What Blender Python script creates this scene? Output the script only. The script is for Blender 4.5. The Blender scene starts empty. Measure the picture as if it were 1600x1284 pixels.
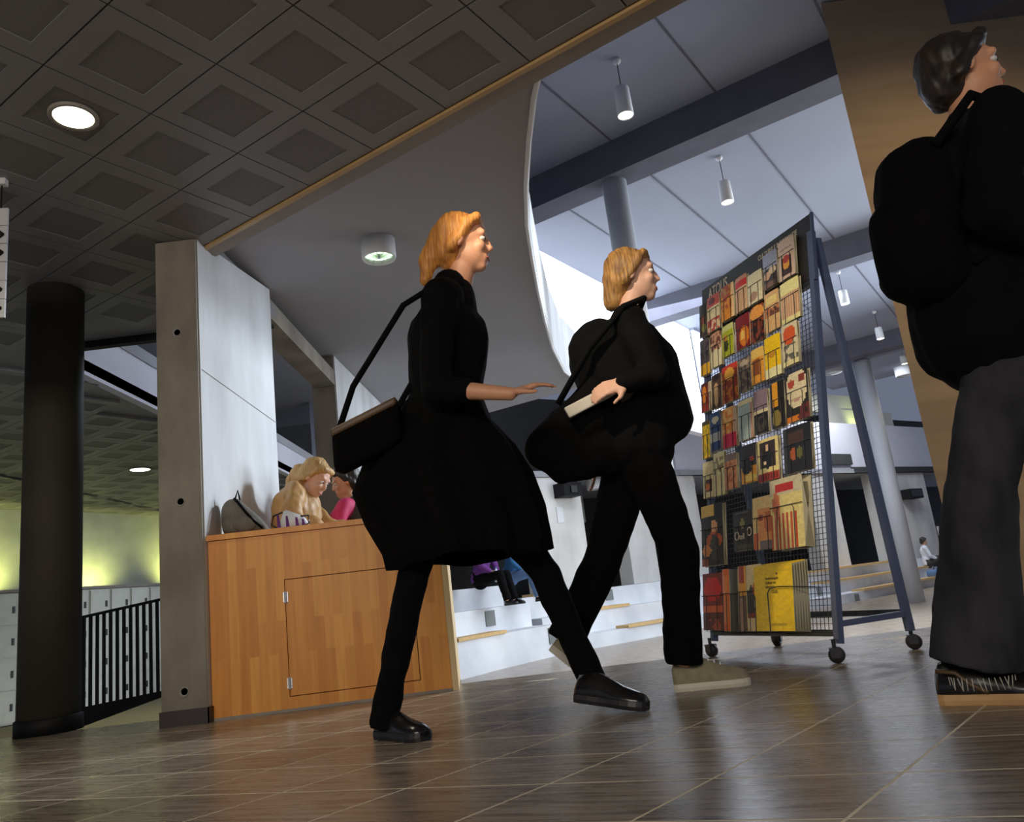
import bpy, bmesh, math, random
from mathutils import Vector, Matrix, noise
random.seed(7)
PI = math.pi
S = bpy.context.scene
COL = S.collection

# ------------------------------------------------------------------ camera, world, exposure, large lights
cd = bpy.data.cameras.new('camera'); cam = bpy.data.objects.new('camera', cd); COL.objects.link(cam)
cd.sensor_width = 36.0; cd.lens = 1230/1600*36.0; cd.clip_start = .05; cd.clip_end = 200
cx = Vector((0.99286, 0.02724, -0.11612)); cy = Vector((0.11927, -0.22672, 0.96663)); cz = Vector((0.0, -0.97358, -0.22835))
cam.matrix_world = Matrix(((cx.x, cy.x, cz.x, 0), (cx.y, cy.y, cz.y, 0), (cx.z, cy.z, cz.z, .40), (0, 0, 0, 1)))
S.camera = cam
vs = S.view_settings; vs.view_transform = 'Standard'; vs.look = 'None'; vs.gamma = 1; vs.use_curve_mapping = False; vs.exposure = 0.0
W = bpy.data.worlds.new('world'); S.world = W; W.use_nodes = True
W.node_tree.nodes['Background'].inputs[0].default_value = (.62, .72, 1, 1); W.node_tree.nodes['Background'].inputs[1].default_value = .22

GX = Vector((.832, -.554, 0)); GY = Vector((.554, .832, 0))        # the building grid, turned against the view
def g2l(X, Y, z=0.0): return GX*X + GY*Y + Vector((0, 0, z))
def l2g(p): return (p[0]*.832 - p[1]*.554, p[0]*.554 + p[1]*.832)
GROT = math.atan2(-.554, .832)

def area(name, loc, target, sx, sy, power, color):
    l = bpy.data.lights.new(name, 'AREA'); l.shape = 'RECTANGLE'; l.size = sx; l.size_y = sy; l.energy = power; l.color = color
    o = bpy.data.objects.new(name, l); COL.objects.link(o); o.location = loc
    o.rotation_euler = (Vector(target)-Vector(loc)).to_track_quat('-Z', 'Y').to_euler(); return o
def spot(name, loc, target, power, color, ang, blend=.6, rad=.05):
    l = bpy.data.lights.new(name, 'SPOT'); l.energy = power; l.color = color; l.spot_size = math.radians(ang); l.spot_blend = blend; l.shadow_soft_size = rad
    o = bpy.data.objects.new(name, l); COL.objects.link(o); o.location = loc
    o.rotation_euler = (Vector(target)-Vector(loc)).to_track_quat('-Z', 'Y').to_euler(); return o
area('right_fill_light', (9.5, 9.5, 2.6), (-2, 4, .2), 6.5, 3.4, 900, (.80, .90, 1))  # added cool fill, unseen behind the tan wall, for pillar and steps
area('atrium_fill_light', (3.2, 12.2, 4.55), (3.0, 12.6, 0), 3.5, 3.0, 300, (.80, .88, 1))  # added fill under the closed high ceiling, brightens the seating steps
area('far_hall_fill_light', (9.5, 20.2, 5.15), (10, 20.6, 0), 4, 2.2, 240, (.86, .92, 1))  # added fill under the far bay ceiling for the back gallery front
area('rear_fill_light', (-1.0, -2.6, 1.9), (-.8, 3.5, .7), 3.4, 1.0, 98, (1, .89, .74))  # added warm fill behind the camera for counter and walkers
spot('pillar_spot', (5.2, 7.7, 4.0), (-1.57, 4.5, .9), 1500, (.82, .92, 1), 34, .6, .45)  # added spot, hidden by the tan wall, that brightens the pillar side
spot('tan_wall_spot', (3.6, 2.6, 4.3), (3.3, 5.4, 1.2), 170, (1, .74, .46), 95, .8, .1)  # added warm spot out of view, lights the tan wall
spot('rack_spot', (-.45, 1.55, 2.38), (1.02, 3.62, 1.05), 150, (1, .85, .64), 40, .6, .05)  # added spot above the view that brightens the brochures

# ------------------------------------------------------------------ materials
def mat(name, col, rough=.6, col2=None, scale=4.0, stretch=(1, 1, 1), bump=0.0, metal=0.0, emit=None, estr=0.0, spec=None, detail=4.0, contrast=(.35, .65), bscale=None):
    m = bpy.data.materials.new(name); m.use_nodes = True; nt = m.node_tree; b = nt.nodes['Principled BSDF']
    b.inputs['Roughness'].default_value = rough; b.inputs['Metallic'].default_value = metal
    if spec is not None: b.inputs['Specular IOR Level'].default_value = spec
    b.inputs['Base Color'].default_value = (*col, 1)
    tc = nt.nodes.new('ShaderNodeTexCoord'); mp = nt.nodes.new('ShaderNodeMapping'); mp.inputs['Scale'].default_value = stretch
    nt.links.new(tc.outputs['Object'], mp.inputs[0])
    n = nt.nodes.new('ShaderNodeTexNoise'); n.inputs['Scale'].default_value = scale; n.inputs['Detail'].default_value = detail
    nt.links.new(mp.outputs[0], n.inputs['Vector'])
    c2 = col2 if col2 else tuple(c*.86 for c in col)
    r = nt.nodes.new('ShaderNodeValToRGB'); r.color_ramp.elements[0].position = contrast[0]; r.color_ramp.elements[1].position = contrast[1]
    r.color_ramp.elements[0].color = (*c2, 1); r.color_ramp.elements[1].color = (*col, 1)
    nt.links.new(n.outputs['Fac'], r.inputs[0]); nt.links.new(r.outputs[0], b.inputs['Base Color'])
    if bump:
        bp = nt.nodes.new('ShaderNodeBump'); bp.inputs['Strength'].default_value = bump; bp.inputs['Distance'].default_value = .01
        if bscale:
            n2 = nt.nodes.new('ShaderNodeTexNoise'); n2.inputs['Scale'].default_value = bscale; nt.links.new(mp.outputs[0], n2.inputs['Vector']); nt.links.new(n2.outputs['Fac'], bp.inputs['Height'])
        else: nt.links.new(n.outputs['Fac'], bp.inputs['Height'])
        nt.links.new(bp.outputs[0], b.inputs['Normal'])
    if emit: b.inputs['Emission Color'].default_value = (*emit, 1); b.inputs['Emission Strength'].default_value = estr
    return m
M = {}
M['concrete'] = mat('concrete', (.46, .45, .43), .8, (.30, .29, .27), 3, (1, 1, .5), .35, bscale=30)
M['pier_concrete'] = mat('pier_concrete', (.80, .78, .74), .85, (.60, .585, .56), 1.5, (1, 1, .5))
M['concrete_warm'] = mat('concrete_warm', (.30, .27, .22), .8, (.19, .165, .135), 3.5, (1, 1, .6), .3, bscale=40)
M['concrete_lit'] = mat('concrete_lit', (.74, .76, .78), .8, (.55, .55, .56), 2.2, (1, 1, .35), .2, bscale=25)  # brightness of the lit pillar sides and parapet put into the colour
M['step_concrete'] = mat('step_concrete', (.86, .87, .89), .75, (.64, .66, .70), 1.2)
M['plaster'] = mat('plaster', (.36, .362, .385), .9, (.34, .342, .365), 1)
M['high_plaster'] = mat('high_plaster', (.30, .32, .395), .9, (.28, .30, .375), 1)
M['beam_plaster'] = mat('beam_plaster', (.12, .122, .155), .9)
M['white_paint'] = mat('white_paint', (.80, .80, .80), .6, (.76, .76, .76), 2)
M['parapet'] = mat('parapet_paint', (.72, .71, .78), .8, (.66, .65, .72), .6)
M['cream'] = mat('cream_wall', (.82, .80, .68), .85, (.78, .75, .63), 1)
M['wall_grey'] = mat('wall_grey', (.42, .43, .40), .9)
M['tan_wall'] = mat('tan_wall', (.42, .31, .19), .85, (.34, .25, .15), 2.5, (.3, 1, 2.5), .3, bscale=8)
M['dark_wall'] = mat('dark_wall', (.05, .05, .05), .9)
M['shaded_column'] = mat('shaded_column', (.045, .038, .024), .75, (.034, .03, .02), 3)  # column standing in shade; the darkness is put into its colour
M['pale_column'] = mat('pale_column', (.60, .62, .66), .6, (.55, .57, .61), 2, (1, 1, .5))
M['panel'] = mat('ceiling_metal', (.225, .222, .225), .5, (.205, .20, .205), 2)
M['perf'] = mat('perforated_metal', (.168, .165, .165), .65, (.145, .14, .14), 160, detail=1)
M['panel_back'] = mat('ceiling_gap', (.02, .02, .02), .9)
M['trim_gold'] = mat('trim_brass', (.55, .36, .16), .4)
M['trim_grey'] = mat('trim_grey', (.30, .27, .24), .6)
M['black'] = mat('black_paint', (.009, .009, .010), .6, spec=.2)
M['black_metal'] = mat('black_metal', (.02, .022, .028), .35, metal=.0)
M['blue_metal'] = mat('blue_grey_metal', (.075, .10, .19), .3, spec=.6)
M['rubber'] = mat('rubber', (.02, .02, .022), .45)
M['chrome'] = mat('chrome', (.7, .72, .75), .25, metal=1)
M['skirting'] = mat('skirting', (.05, .04, .038), .5)
M['nosing'] = mat('wood_nosing', (.75, .50, .22), .5, (.62, .40, .16), 8, (8, 1, 1))
M['vent'] = mat('step_vent', (.22, .23, .22), .6)
M['locker'] = mat('locker_paint', (.74, .75, .68), .55)
M['locker_dark'] = mat('locker_lock', (.03, .03, .03), .5)
M['yellow_floor'] = mat('ramp_floor', (.22, .19, .10), .7, (.17, .15, .08), 6, (1, 6, 1))
M['lamp_white'] = mat('lamp_white', (.75, .76, .78), .5)
M['lamp_on'] = mat('lamp_on', (1, .95, .8), .5, emit=(1, .93, .74), estr=14)
M['lamp_green'] = mat('lamp_green', (.8, 1, .85), .5, emit=(.72, 1, .80), estr=3.0)
M['down_on'] = mat('downlight_on', (1, 1, .85), .5, emit=(1, 1, .72), estr=7)
M['reflector'] = mat('reflector', (.75, .78, .70), .2, metal=.9)
M['sky_glass'] = mat('sky_glass', (.9, .95, 1), .3, emit=(.86, .93, 1), estr=1.8)
M['sign'] = mat('sign_panel', (.62, .62, .66), .5)
M['skin'] = mat('skin', (.74, .37, .22), .5, (.68, .33, .19), 12)
M['lip'] = mat('lip', (.45, .12, .09), .5)
M['skin_pale'] = mat('skin_pale', (.72, .42, .30), .55)
M['cloth_black'] = mat('black_cloth', (.0028, .0028, .0036), .9, (.0018, .0018, .0022), 18, bump=.3, spec=.15)
M['cloth_black2'] = mat('black_wool', (.004, .0036, .004), .95, (.0025, .0025, .0025), 25, bump=.4, spec=.1)
M['jeans'] = mat('grey_denim', (.045, .045, .052), .9, (.018, .018, .023), 9, (1, 1, .5), .6, spec=.2)
M['hair_ginger'] = mat('ginger_hair', (.82, .36, .08), .5, (.50, .19, .045), 20, (6, 1, .6), .6)
M['hair_brown'] = mat('light_brown_hair', (.48, .25, .07), .55, (.20, .10, .035), 20, (6, 1, .6), .6)
M['hair_blond'] = mat('blond_hair', (.62, .38, .14), .5, (.42, .24, .09), 30, (4, 1, .6), .6)
M['hair_dark'] = mat('dark_hair', (.03, .02, .015), .5, (.012, .01, .008), 20)
M['eye'] = mat('eye', (.8, .8, .78), .2)
M['pupil'] = mat('pupil', (.03, .02, .015), .2)
M['shoe_black'] = mat('black_leather', (.012, .011, .011), .22, spec=.7)
M['shoe_brown'] = mat('brown_leather', (.055, .035, .025), .35)
M['shoe_beige'] = mat('beige_canvas', (.34, .30, .19), .8, (.27, .235, .15), 30)
M['sole_pale'] = mat('pale_sole', (.72, .68, .56), .6)
M['sole_tan'] = mat('tan_sole', (.62, .38, .17), .6, (.50, .30, .13), 6, (1, 1, 6))
M['paper'] = mat('paper', (.62, .58, .50), .7)
M['bag_brown'] = mat('brown_bag', (.14, .085, .045), .5, (.09, .055, .03), 10)
M['bag_grey'] = mat('grey_canvas', (.16, .145, .125), .8, (.12, .11, .095), 14, bump=.4)
M['tan_jacket'] = mat('tan_jacket', (.56, .33, .12), .5, (.40, .22, .075), 14, (1, 1, .5), .9)
M['magenta'] = mat('magenta_top', (.62, .03, .14), .7)
M['purple'] = mat('purple_top', (.14, .03, .22), .8)
M['blue_top'] = mat('blue_top', (.02, .12, .28), .8)
M['blue_denim'] = mat('blue_denim', (.12, .22, .42), .8)
M['dark_grey_coat'] = mat('dark_coat', (.05, .045, .045), .9)
M['white_shirt'] = mat('white_shirt', (.80, .84, .92), .8)
M['bottle'] = mat('bottle', (.75, .85, .98), .15)
M['wire'] = mat('wire', (.03, .032, .045), .4)

# floor finish: grained stoneware, streaks along one direction
def floor_mat(name, tone, grout=False):
    m = bpy.data.materials.new(name); m.use_nodes = True; nt = m.node_tree; b = nt.nodes['Principled BSDF']
    geo = nt.nodes.new('ShaderNodeNewGeometry'); mp = nt.nodes.new('ShaderNodeMapping'); mp.vector_type = 'POINT'
    mp.inputs['Rotation'].default_value = (0, 0, math.radians(20.3)); nt.links.new(geo.outputs['Position'], mp.inputs[0])
    st = nt.nodes.new('ShaderNodeVectorMath'); st.operation = 'MULTIPLY'; st.inputs[1].default_value = (1.3, 16, 1); nt.links.new(mp.outputs[0], st.inputs[0])
    n = nt.nodes.new('ShaderNodeTexNoise'); n.inputs['Scale'].default_value = 3.2; n.inputs['Detail'].default_value = 6; n.inputs['Roughness'].default_value = .62; nt.links.new(st.outputs[0], n.inputs['Vector'])
    r = nt.nodes.new('ShaderNodeValToRGB'); e = r.color_ramp.elements
    e[0].position = .33; e[1].position = .68
    e[0].color = (.13*tone, .098*tone, .072*tone, 1); e[1].color = (.37*tone, .30*tone, .23*tone, 1)
    nt.links.new(n.outputs['Fac'], r.inputs[0]); nt.links.new(r.outputs[0], b.inputs['Base Color'])
    b.inputs['Specular IOR Level'].default_value = .75
    rr = nt.nodes.new('ShaderNodeMapRange'); rr.inputs[3].default_value = .20; rr.inputs[4].default_value = .36; nt.links.new(n.outputs['Fac'], rr.inputs[0]); nt.links.new(rr.outputs[0], b.inputs['Roughness'])
    bp = nt.nodes.new('ShaderNodeBump'); bp.inputs['Strength'].default_value = .18; bp.inputs['Distance'].default_value = .004; nt.links.new(n.outputs['Fac'], bp.inputs['Height']); nt.links.new(bp.outputs[0], b.inputs['Normal'])
    return m
M['tile_a'] = floor_mat('floor_tile_a', 1.0); M['tile_b'] = floor_mat('floor_tile_b', .82); M['tile_c'] = floor_mat('floor_tile_c', 1.16)
M['floor_far'] = floor_mat('floor_far', 1.3)
M['grout'] = mat('grout', (.85, .76, .58), .6, (.78, .69, .52))

# beech veneer with staves
def stave_mat():
    m = bpy.data.materials.new('beech_staves'); m.use_nodes = True; nt = m.node_tree; b = nt.nodes['Principled BSDF']
    tc = nt.nodes.new('ShaderNodeTexCoord'); mp = nt.nodes.new('ShaderNodeMapping'); mp.inputs['Scale'].default_value = (1, 1, 1); mp.inputs['Rotation'].default_value = (0, math.radians(90), 0)
    sep = nt.nodes.new('ShaderNodeSeparateXYZ'); cmb = nt.nodes.new('ShaderNodeCombineXYZ')
    nt.links.new(tc.outputs['Object'], sep.inputs[0]); nt.links.new(sep.outputs['Z'], cmb.inputs['X']); nt.links.new(sep.outputs['X'], cmb.inputs['Y'])
    br = nt.nodes.new('ShaderNodeTexBrick'); br.offset = .37; br.offset_frequency = 2; br.inputs['Scale'].default_value = 1.0
    br.inputs['Brick Width'].default_value = .42; br.inputs['Row Height'].default_value = .045; br.inputs['Mortar Size'].default_value = .0
    br.inputs['Color1'].default_value = (.70, .25, .030, 1); br.inputs['Color2'].default_value = (.90, .40, .070, 1); br.inputs['Bias'].default_value = 0
    nt.links.new(cmb.outputs[0], br.inputs['Vector'])
    n = nt.nodes.new('ShaderNodeTexNoise'); n.inputs['Scale'].default_value = 6; n.inputs['Detail'].default_value = 5
    mp2 = nt.nodes.new('ShaderNodeMapping'); mp2.inputs['Scale'].default_value = (8, 8, .5); nt.links.new(tc.outputs['Object'], mp2.inputs[0]); nt.links.new(mp2.outputs[0], n.inputs['Vector'])
    mx = nt.nodes.new('ShaderNodeMix'); mx.data_type = 'RGBA'; mx.blend_type = 'MULTIPLY'; mx.inputs[0].default_value = .35
    rr = nt.nodes.new('ShaderNodeValToRGB'); rr.color_ramp.elements[0].color = (.6, .55, .5, 1); rr.color_ramp.elements[0].position = .3; rr.color_ramp.elements[1].position = .6
    nt.links.new(n.outputs['Fac'], rr.inputs[0]); nt.links.new(br.outputs['Color'], mx.inputs[6]); nt.links.new(rr.outputs[0], mx.inputs[7])
    nt.links.new(mx.outputs[2], b.inputs['Base Color']); b.inputs['Roughness'].default_value = .42
    return m
M['beech'] = stave_mat()
M['beech_edge'] = mat('beech_edge', (.80, .60, .32), .5, (.70, .50, .25), 10, (1, 1, .2))
# print: colour taken from a face colour attribute
def print_mat():
    m = bpy.data.materials.new('printed_paper'); m.use_nodes = True; nt = m.node_tree; b = nt.nodes['Principled BSDF']
    a = nt.nodes.new('ShaderNodeVertexColor'); a.layer_name = 'print'; nt.links.new(a.outputs['Color'], b.inputs['Base Color'])
    b.inputs['Roughness'].default_value = .38; return m
M['print'] = print_mat()

# ------------------------------------------------------------------ mesh helpers
def tag(o, label=None, cat=None, group=None, kind=None):
    if label: o['label'] = label
    if cat: o['category'] = cat
    if group: o['group'] = group
    if kind: o['kind'] = kind
    return o
def thing(name, label, cat, loc=(0, 0, 0), rotz=0.0, group=None):
    o = bpy.data.objects.new(name, None); COL.objects.link(o); o.location = loc; o.rotation_euler = (0, 0, rotz); o.empty_display_size = .1
    return tag(o, label, cat, group)
def build(name, bm, m, parent=None, smooth=False, mats=None, loc=None, kind=None):
    me = bpy.data.meshes.new(name); bm.normal_update(); bm.to_mesh(me); bm.free()
    for k in (mats or [m]): me.materials.append(k)
    if smooth:
        for p in me.polygons: p.use_smooth = True
    o = bpy.data.objects.new(name, me); COL.objects.link(o)
    if parent: o.parent = parent
    if loc: o.location = loc
    if kind: o['kind'] = kind
    return o
def box(bm, x0, x1, y0, y1, z0, z1, mi=0, mtx=None, bev=0.0):
    vs_ = [bm.verts.new((x, y, z)) for z in (z0, z1) for y in (y0, y1) for x in (x0, x1)]
    fs = [bm.faces.new([vs_[i] for i in q]) for q in ((0, 2, 3, 1), (4, 5, 7, 6), (0, 1, 5, 4), (2, 6, 7, 3), (0, 4, 6, 2), (1, 3, 7, 5))]
    for f in fs: f.material_index = mi
    if mtx is not None: bmesh.ops.transform(bm, matrix=mtx, verts=vs_)
    if bev:
        es = list({e for f in fs for e in f.edges}); bmesh.ops.bevel(bm, geom=es, offset=bev, segments=2, affect='EDGES', profile=.6)
    return vs_
def bx(*a, **k):
    bm = bmesh.new(); box(bm, *a, **k); return bm
def prism(bm, pts, z0, z1, mi=0):
    n = len(pts); A = [bm.verts.new((p[0], p[1], z0)) for p in pts]; B = [bm.verts.new((p[0], p[1], z1 if len(p) < 3 else p[2])) for p in pts]
    f = [bm.faces.new(A[::-1]), bm.faces.new(B)] + [bm.faces.new((A[i], A[(i+1) % n], B[(i+1) % n], B[i])) for i in range(n)]
    for q in f: q.material_index = mi
    bmesh.ops.recalc_face_normals(bm, faces=f); return f
def ccw(pts):
    a = sum(pts[i][0]*pts[(i+1) % len(pts)][1]-pts[(i+1) % len(pts)][0]*pts[i][1] for i in range(len(pts))); return pts if a > 0 else pts[::-1]
def rings(bm, rs, close=True, mi=0):
    """rs: list of rings (lists of points); skins them and caps the ends"""
    R = [[bm.verts.new(p) for p in r] for r in rs]; n = len(R[0]); fs = []
    for a, b in zip(R, R[1:]):
        for i in range(n): fs.append(bm.faces.new((a[i], a[(i+1) % n], b[(i+1) % n], b[i])))
    if close: fs.append(bm.faces.new(R[0][::-1])); fs.append(bm.faces.new(R[-1]))
    for f in fs: f.material_index = mi
    bmesh.ops.recalc_face_normals(bm, faces=fs); return fs
def lathe(bm, prof, seg=24, c=(0, 0, 0), mtx=None, mi=0, close=True):
    rs = []
    for r, z in prof: rs.append([Vector((c[0]+r*math.cos(2*PI*i/seg), c[1]+r*math.sin(2*PI*i/seg), c[2]+z)) for i in range(seg)])
    if mtx is not None: rs = [[mtx @ p for p in r] for r in rs]
    return rings(bm, rs, close, mi)
def frame_of(d):
    d = Vector(d).normalized(); up = Vector((0, 0, 1)) if abs(d.z) < .95 else Vector((1, 0, 0))
    a = d.cross(up).normalized(); b = a.cross(d).normalized(); return a, b, d
def tube(bm, pts, r, seg=8, mi=0):
    pts = [Vector(p) for p in pts]; rs = []
    for i, p in enumerate(pts):
        d = (pts[min(i+1, len(pts)-1)]-pts[max(i-1, 0)]); a, b, _ = frame_of(d)
        rr = r[i] if isinstance(r, (list, tuple)) else r
        rs.append([p+a*rr*math.cos(2*PI*k/seg)+b*rr*math.sin(2*PI*k/seg) for k in range(seg)])
    return rings(bm, rs, True, mi)
def bar(bm, p, q, w, d, mi=0):
    """rectangular bar from p to q"""
    p = Vector(p); q = Vector(q); a, b, _ = frame_of(q-p)
    return rings(bm, [[c+a*x*w/2+b*y*d/2 for x, y in ((-1, -1), (1, -1), (1, 1), (-1, 1))] for c in (p, q)], True, mi)
def cap(bm, p, q, r0, r1, sx=1.0, side=None, seg=14):
    """tapered capsule from p to q; sx squashes across 'side'"""
    p = Vector(p); q = Vector(q); d = q-p; L = d.length
    a, b, n = frame_of(d if L > 1e-6 else (0, 0, 1))
    if side is not None:
        s = Vector(side); s = (s-n*s.dot(n)).normalized(); a = s; b = n.cross(a)
    rs = []
    for t in range(5):
        th = -PI/2+PI/2*t/4*.98+.02; rs.append((p+n*math.sin(th)*r0, r0*math.cos(th)))
    for t in range(1, 6):
        th = PI/2*t/5*.97; rs.append((q+n*math.sin(th)*r1, r1*math.cos(th)))
    R_ = [[c+a*rr*sx*math.cos(2*PI*k/seg)+b*rr*math.sin(2*PI*k/seg) for k in range(seg)] for c, rr in rs]
    return rings(bm, R_)
def ell(bm, c, rad, rot=None, seg=16):
    v = bmesh.ops.create_icosphere(bm, subdivisions=3, radius=1)['verts']
    m = Matrix.Translation(Vector(c)) @ (rot.to_4x4() if rot else Matrix.Identity(4)) @ Matrix.Diagonal((*rad, 1))
    bmesh.ops.transform(bm, matrix=m, verts=v)
def remesh(bm, voxel, smooth=2, wrinkle=0.0, wscale=(9, 9, 5), seed=0.0, cut=None):
    """union of the closed pieces of bm as one continuous surface"""
    me = bpy.data.meshes.new('t'); bm.to_mesh(me); bm.free(); o = bpy.data.objects.new('t', me); COL.objects.link(o)
    md = o.modifiers.new('r', 'REMESH'); md.mode = 'VOXEL'; md.voxel_size = voxel
    if smooth: sm = o.modifiers.new('s', 'SMOOTH'); sm.iterations = smooth; sm.factor = .5
    dg = bpy.context.evaluated_depsgraph_get(); ev = o.evaluated_get(dg); m2 = bpy.data.meshes.new_from_object(ev)
    bpy.data.objects.remove(o); bpy.data.meshes.remove(me)
    out = bmesh.new(); out.from_mesh(m2); bpy.data.meshes.remove(m2)
    if wrinkle:
        out.normal_update()
        for v in out.verts:
            q = Vector((v.co.x*wscale[0]+seed, v.co.y*wscale[1], v.co.z*wscale[2]))
            v.co += v.normal*wrinkle*(noise.noise(q)+.6*noise.noise(q*2.3))
    if cut:
        for co, no in cut:
            bmesh.ops.bisect_plane(out, geom=out.verts[:]+out.edges[:]+out.faces[:], plane_co=co, plane_no=no, clear_outer=True)
    return out

# ------------------------------------------------------------------ the floor: slab, laid tiles, slope and lower hall
fl = tag(build('floor', bx(-9, 9, -3, 4.25, -.25, -.0003), M['grout']), kind='structure')
ua = Vector((.832*.12+.554*.99, -.554*.12+.832*.99, 0)).normalized()            # long joints
ub = Vector((.832*.97+.554*.23, -.554*.97+.832*.23, 0)).normalized()            # cross joints
p0 = g2l(-.73, 1.31)
sa, sb = .30, .352
def tile_mesh(m):
    bm = bmesh.new(); g = .0036; c = [ua*(a)+ub*(b) for a, b in ((g, g), (g, sb-g), (sa-g, sb-g), (sa-g, g))]
    prism(bm, ccw([(p.x, p.y) for p in c]), -.012, 0.0)
    me = bpy.data.meshes.new('tile'); bm.normal_update(); bm.to_mesh(me); bm.free(); me.materials.append(m); return me
tms = [tile_mesh(M[k]) for k in ('tile_a', 'tile_b', 'tile_c')]
cnt = 0
for i in range(-14, 26):
    for j in range(-26, 26):
        c = p0+ua*sa*(i+.5)+ub*sb*(j+.5)
        if c.y < 1.0 or c.y > 4.40 or abs(c.x) > c.y*.68+.30: continue
        if c.y > 4.05 : continue
        o = bpy.data.objects.new('tile', random.choice(tms)); COL.objects.link(o); o.parent = fl
        o.location = p0+ua*sa*i+ub*sb*j; cnt += 1
# outside the picked-out tiles the same finish continues
bm = bmesh.new()
for (x0, x1, y0, y1) in ((-9, 9, -3, .86), (-9, -3.4, .86, 4.25), (3.4, 9, .86, 4.25), (-3.4, 3.4, 3.98, 4.25)): box(bm, x0, x1, y0, y1, -.02, .0001)
build('floor_field', bm, M['tile_a'], fl)
bm = bmesh.new()      # slope down to the lower hall
rs = [[Vector((-1.45, y, z)), Vector((16, y, z)), Vector((16, y, z-.25)), Vector((-1.45, y, z-.25))] for y, z in ((4.25, -.001), (10.0, -.62))]
rings(bm, rs); tag(build('floor_slope', bm, M['floor_far'], fl), 'floor falling towards the lower hall')
tag(build('lower_floor', bx(-3.2, 20, 10.0, 27, -.85, -.62), M['floor_far'], fl), 'pale floor of the lower hall')

# ------------------------------------------------------------------ low metal ceiling
H = 2.45; ts_x, ts_y = .4345, .41
X0, Y0 = -2.19, 2.41
def in_low(p):
    X, Y = l2g(p)
    if Y <= 2.412: return True
    return p[0] < -1.57 and (p[1] < 5.2 or p[0] < -3.25)
ce = tag(build('ceiling', bx(-9.5, 6, -3.2, 0.0, H+.03, H+.12), M['panel_back']), kind='structure')
bm = bmesh.new()
def gl(X, Y): v = g2l(X, Y); return (v.x, v.y)
e1 = g2l(-3.517, Y0)         # where the edge meets the pillar
poly = [(-9.5, 0), (6, 0), ] + [] 
far_r = g2l(2.2, Y0)
prism(bm, ccw([(-9.5, -0.0), (far_r.x+1.9, -0.0), (far_r.x, far_r.y), (e1.x, e1.y), (-1.57, 5.2), (-3.25, 5.2), (-3.25, 14.5), (-9.5, 14.5)]), H+.03, H+.12)
build('ceiling_void_plate', bm, M['panel'], ce)
def panel_mesh():
    bm = bmesh.new(); g = .0035; a, b = ts_x, ts_y; z = 0
    q = [(g, g), (a-g, g), (a-g, b-g), (g, b-g)]; i_ = [(.085, .08), (a-.085, .08), (a-.085, b-.08), (.085, b-.08)]
    T = [bm.verts.new((x, y, .03)) for x, y in q]; O = [bm.verts.new((x, y, 0)) for x, y in q]; I = [bm.verts.new((x, y, 0)) for x, y in i_]; D = [bm.verts.new((x, y, .004)) for x, y in i_]
    for k in range(4):
        l = (k+1) % 4; bm.faces.new((O[k], O[l], T[l], T[k])); bm.faces.new((O[k], I[k], I[l], O[l])); bm.faces.new((I[k], D[k], D[l], I[l]))
    f = bm.faces.new(D[::-1]); f.material_index = 1; bm.faces.new(T)
    me = bpy.data.meshes.new('ceiling_panel'); bm.normal_update(); bm.to_mesh(me); bm.free(); me.materials.append(M['panel']); me.materials.append(M['perf']); return me
pm = panel_mesh()
cands = []
for i in range(-30, 20):
    for j in range(-34, 14):
        X = X0+ts_x*i; Y = Y0-ts_y*(j+1)
        cs = [g2l(X+dx*ts_x, Y+dy*ts_y) for dx in (0, 1) for dy in (0, 1)]; c = g2l(X+ts_x/2, Y+ts_y/2)
        if c.y < .9 or c.x < -(c.y*.70+.74) or c.x > c.y*.70+1.0: continue
        if c.y > 13.2: continue
        if c.x < -7.3-(c.y-11)*-.42 and c.y > 9: continue
        if not all(in_low((p.x, p.y)) for p in cs): continue
        cands.append((c.y, X, Y, c))
cands.sort(key=lambda t: t[0])
DL = [(-1.713+.03, 2.703+.03), (-4.62, 9.45)]
farbm = bmesh.new()
for k, (d, X, Y, c) in enumerate(cands):
    p = g2l(X, Y, H)
    if k < 285:
        o = bpy.data.objects.new('ceiling_panel', pm); COL.objects.link(o); o.parent = ce; o.location = p; o.rotation_euler = (0, 0, GROT)
    else:
        mt = Matrix.Translation(p) @ Matrix.Rotation(GROT, 4, 'Z'); g = .004
        box(farbm, g, ts_x-g, g, ts_y-g, 0, .02, 0, mt)
        box(farbm, .085, ts_x-.085, .08, ts_y-.08, -.002, 0, 1, mt)
print('panels', len(cands), 'tiles', cnt)
build('far_ceiling_panels', farbm, None, ce, mats=[M['panel'], M['perf']], kind='stuff')
# edge trim of the low ceiling: brass line and grey strip
def gbox(bm, X0_, X1_, Y0_, Y1_, z0, z1, mi=0): box(bm, X0_, X1_, Y0_, Y1_, z0, z1, mi, Matrix.Rotation(GROT, 4, 'Z'))
bm = bmesh.new(); gbox(bm, -3.55, 3.5, 2.415, 2.44, H-.012, H+.10, 0)
tag(build('trim_1', bm, M['trim_gold']), kind='structure')
bm = bmesh.new(); gbox(bm, -3.55, 3.5, 2.441, 2.53, H-.004, H+.30, 0)
tag(build('trim_2', bm, M['trim_grey']), kind='structure')
tag(build('trim_3', bx(-3.28, -1.60, 5.18, 5.24, H-.02, H+.16), M['black']), kind='structure')

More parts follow.
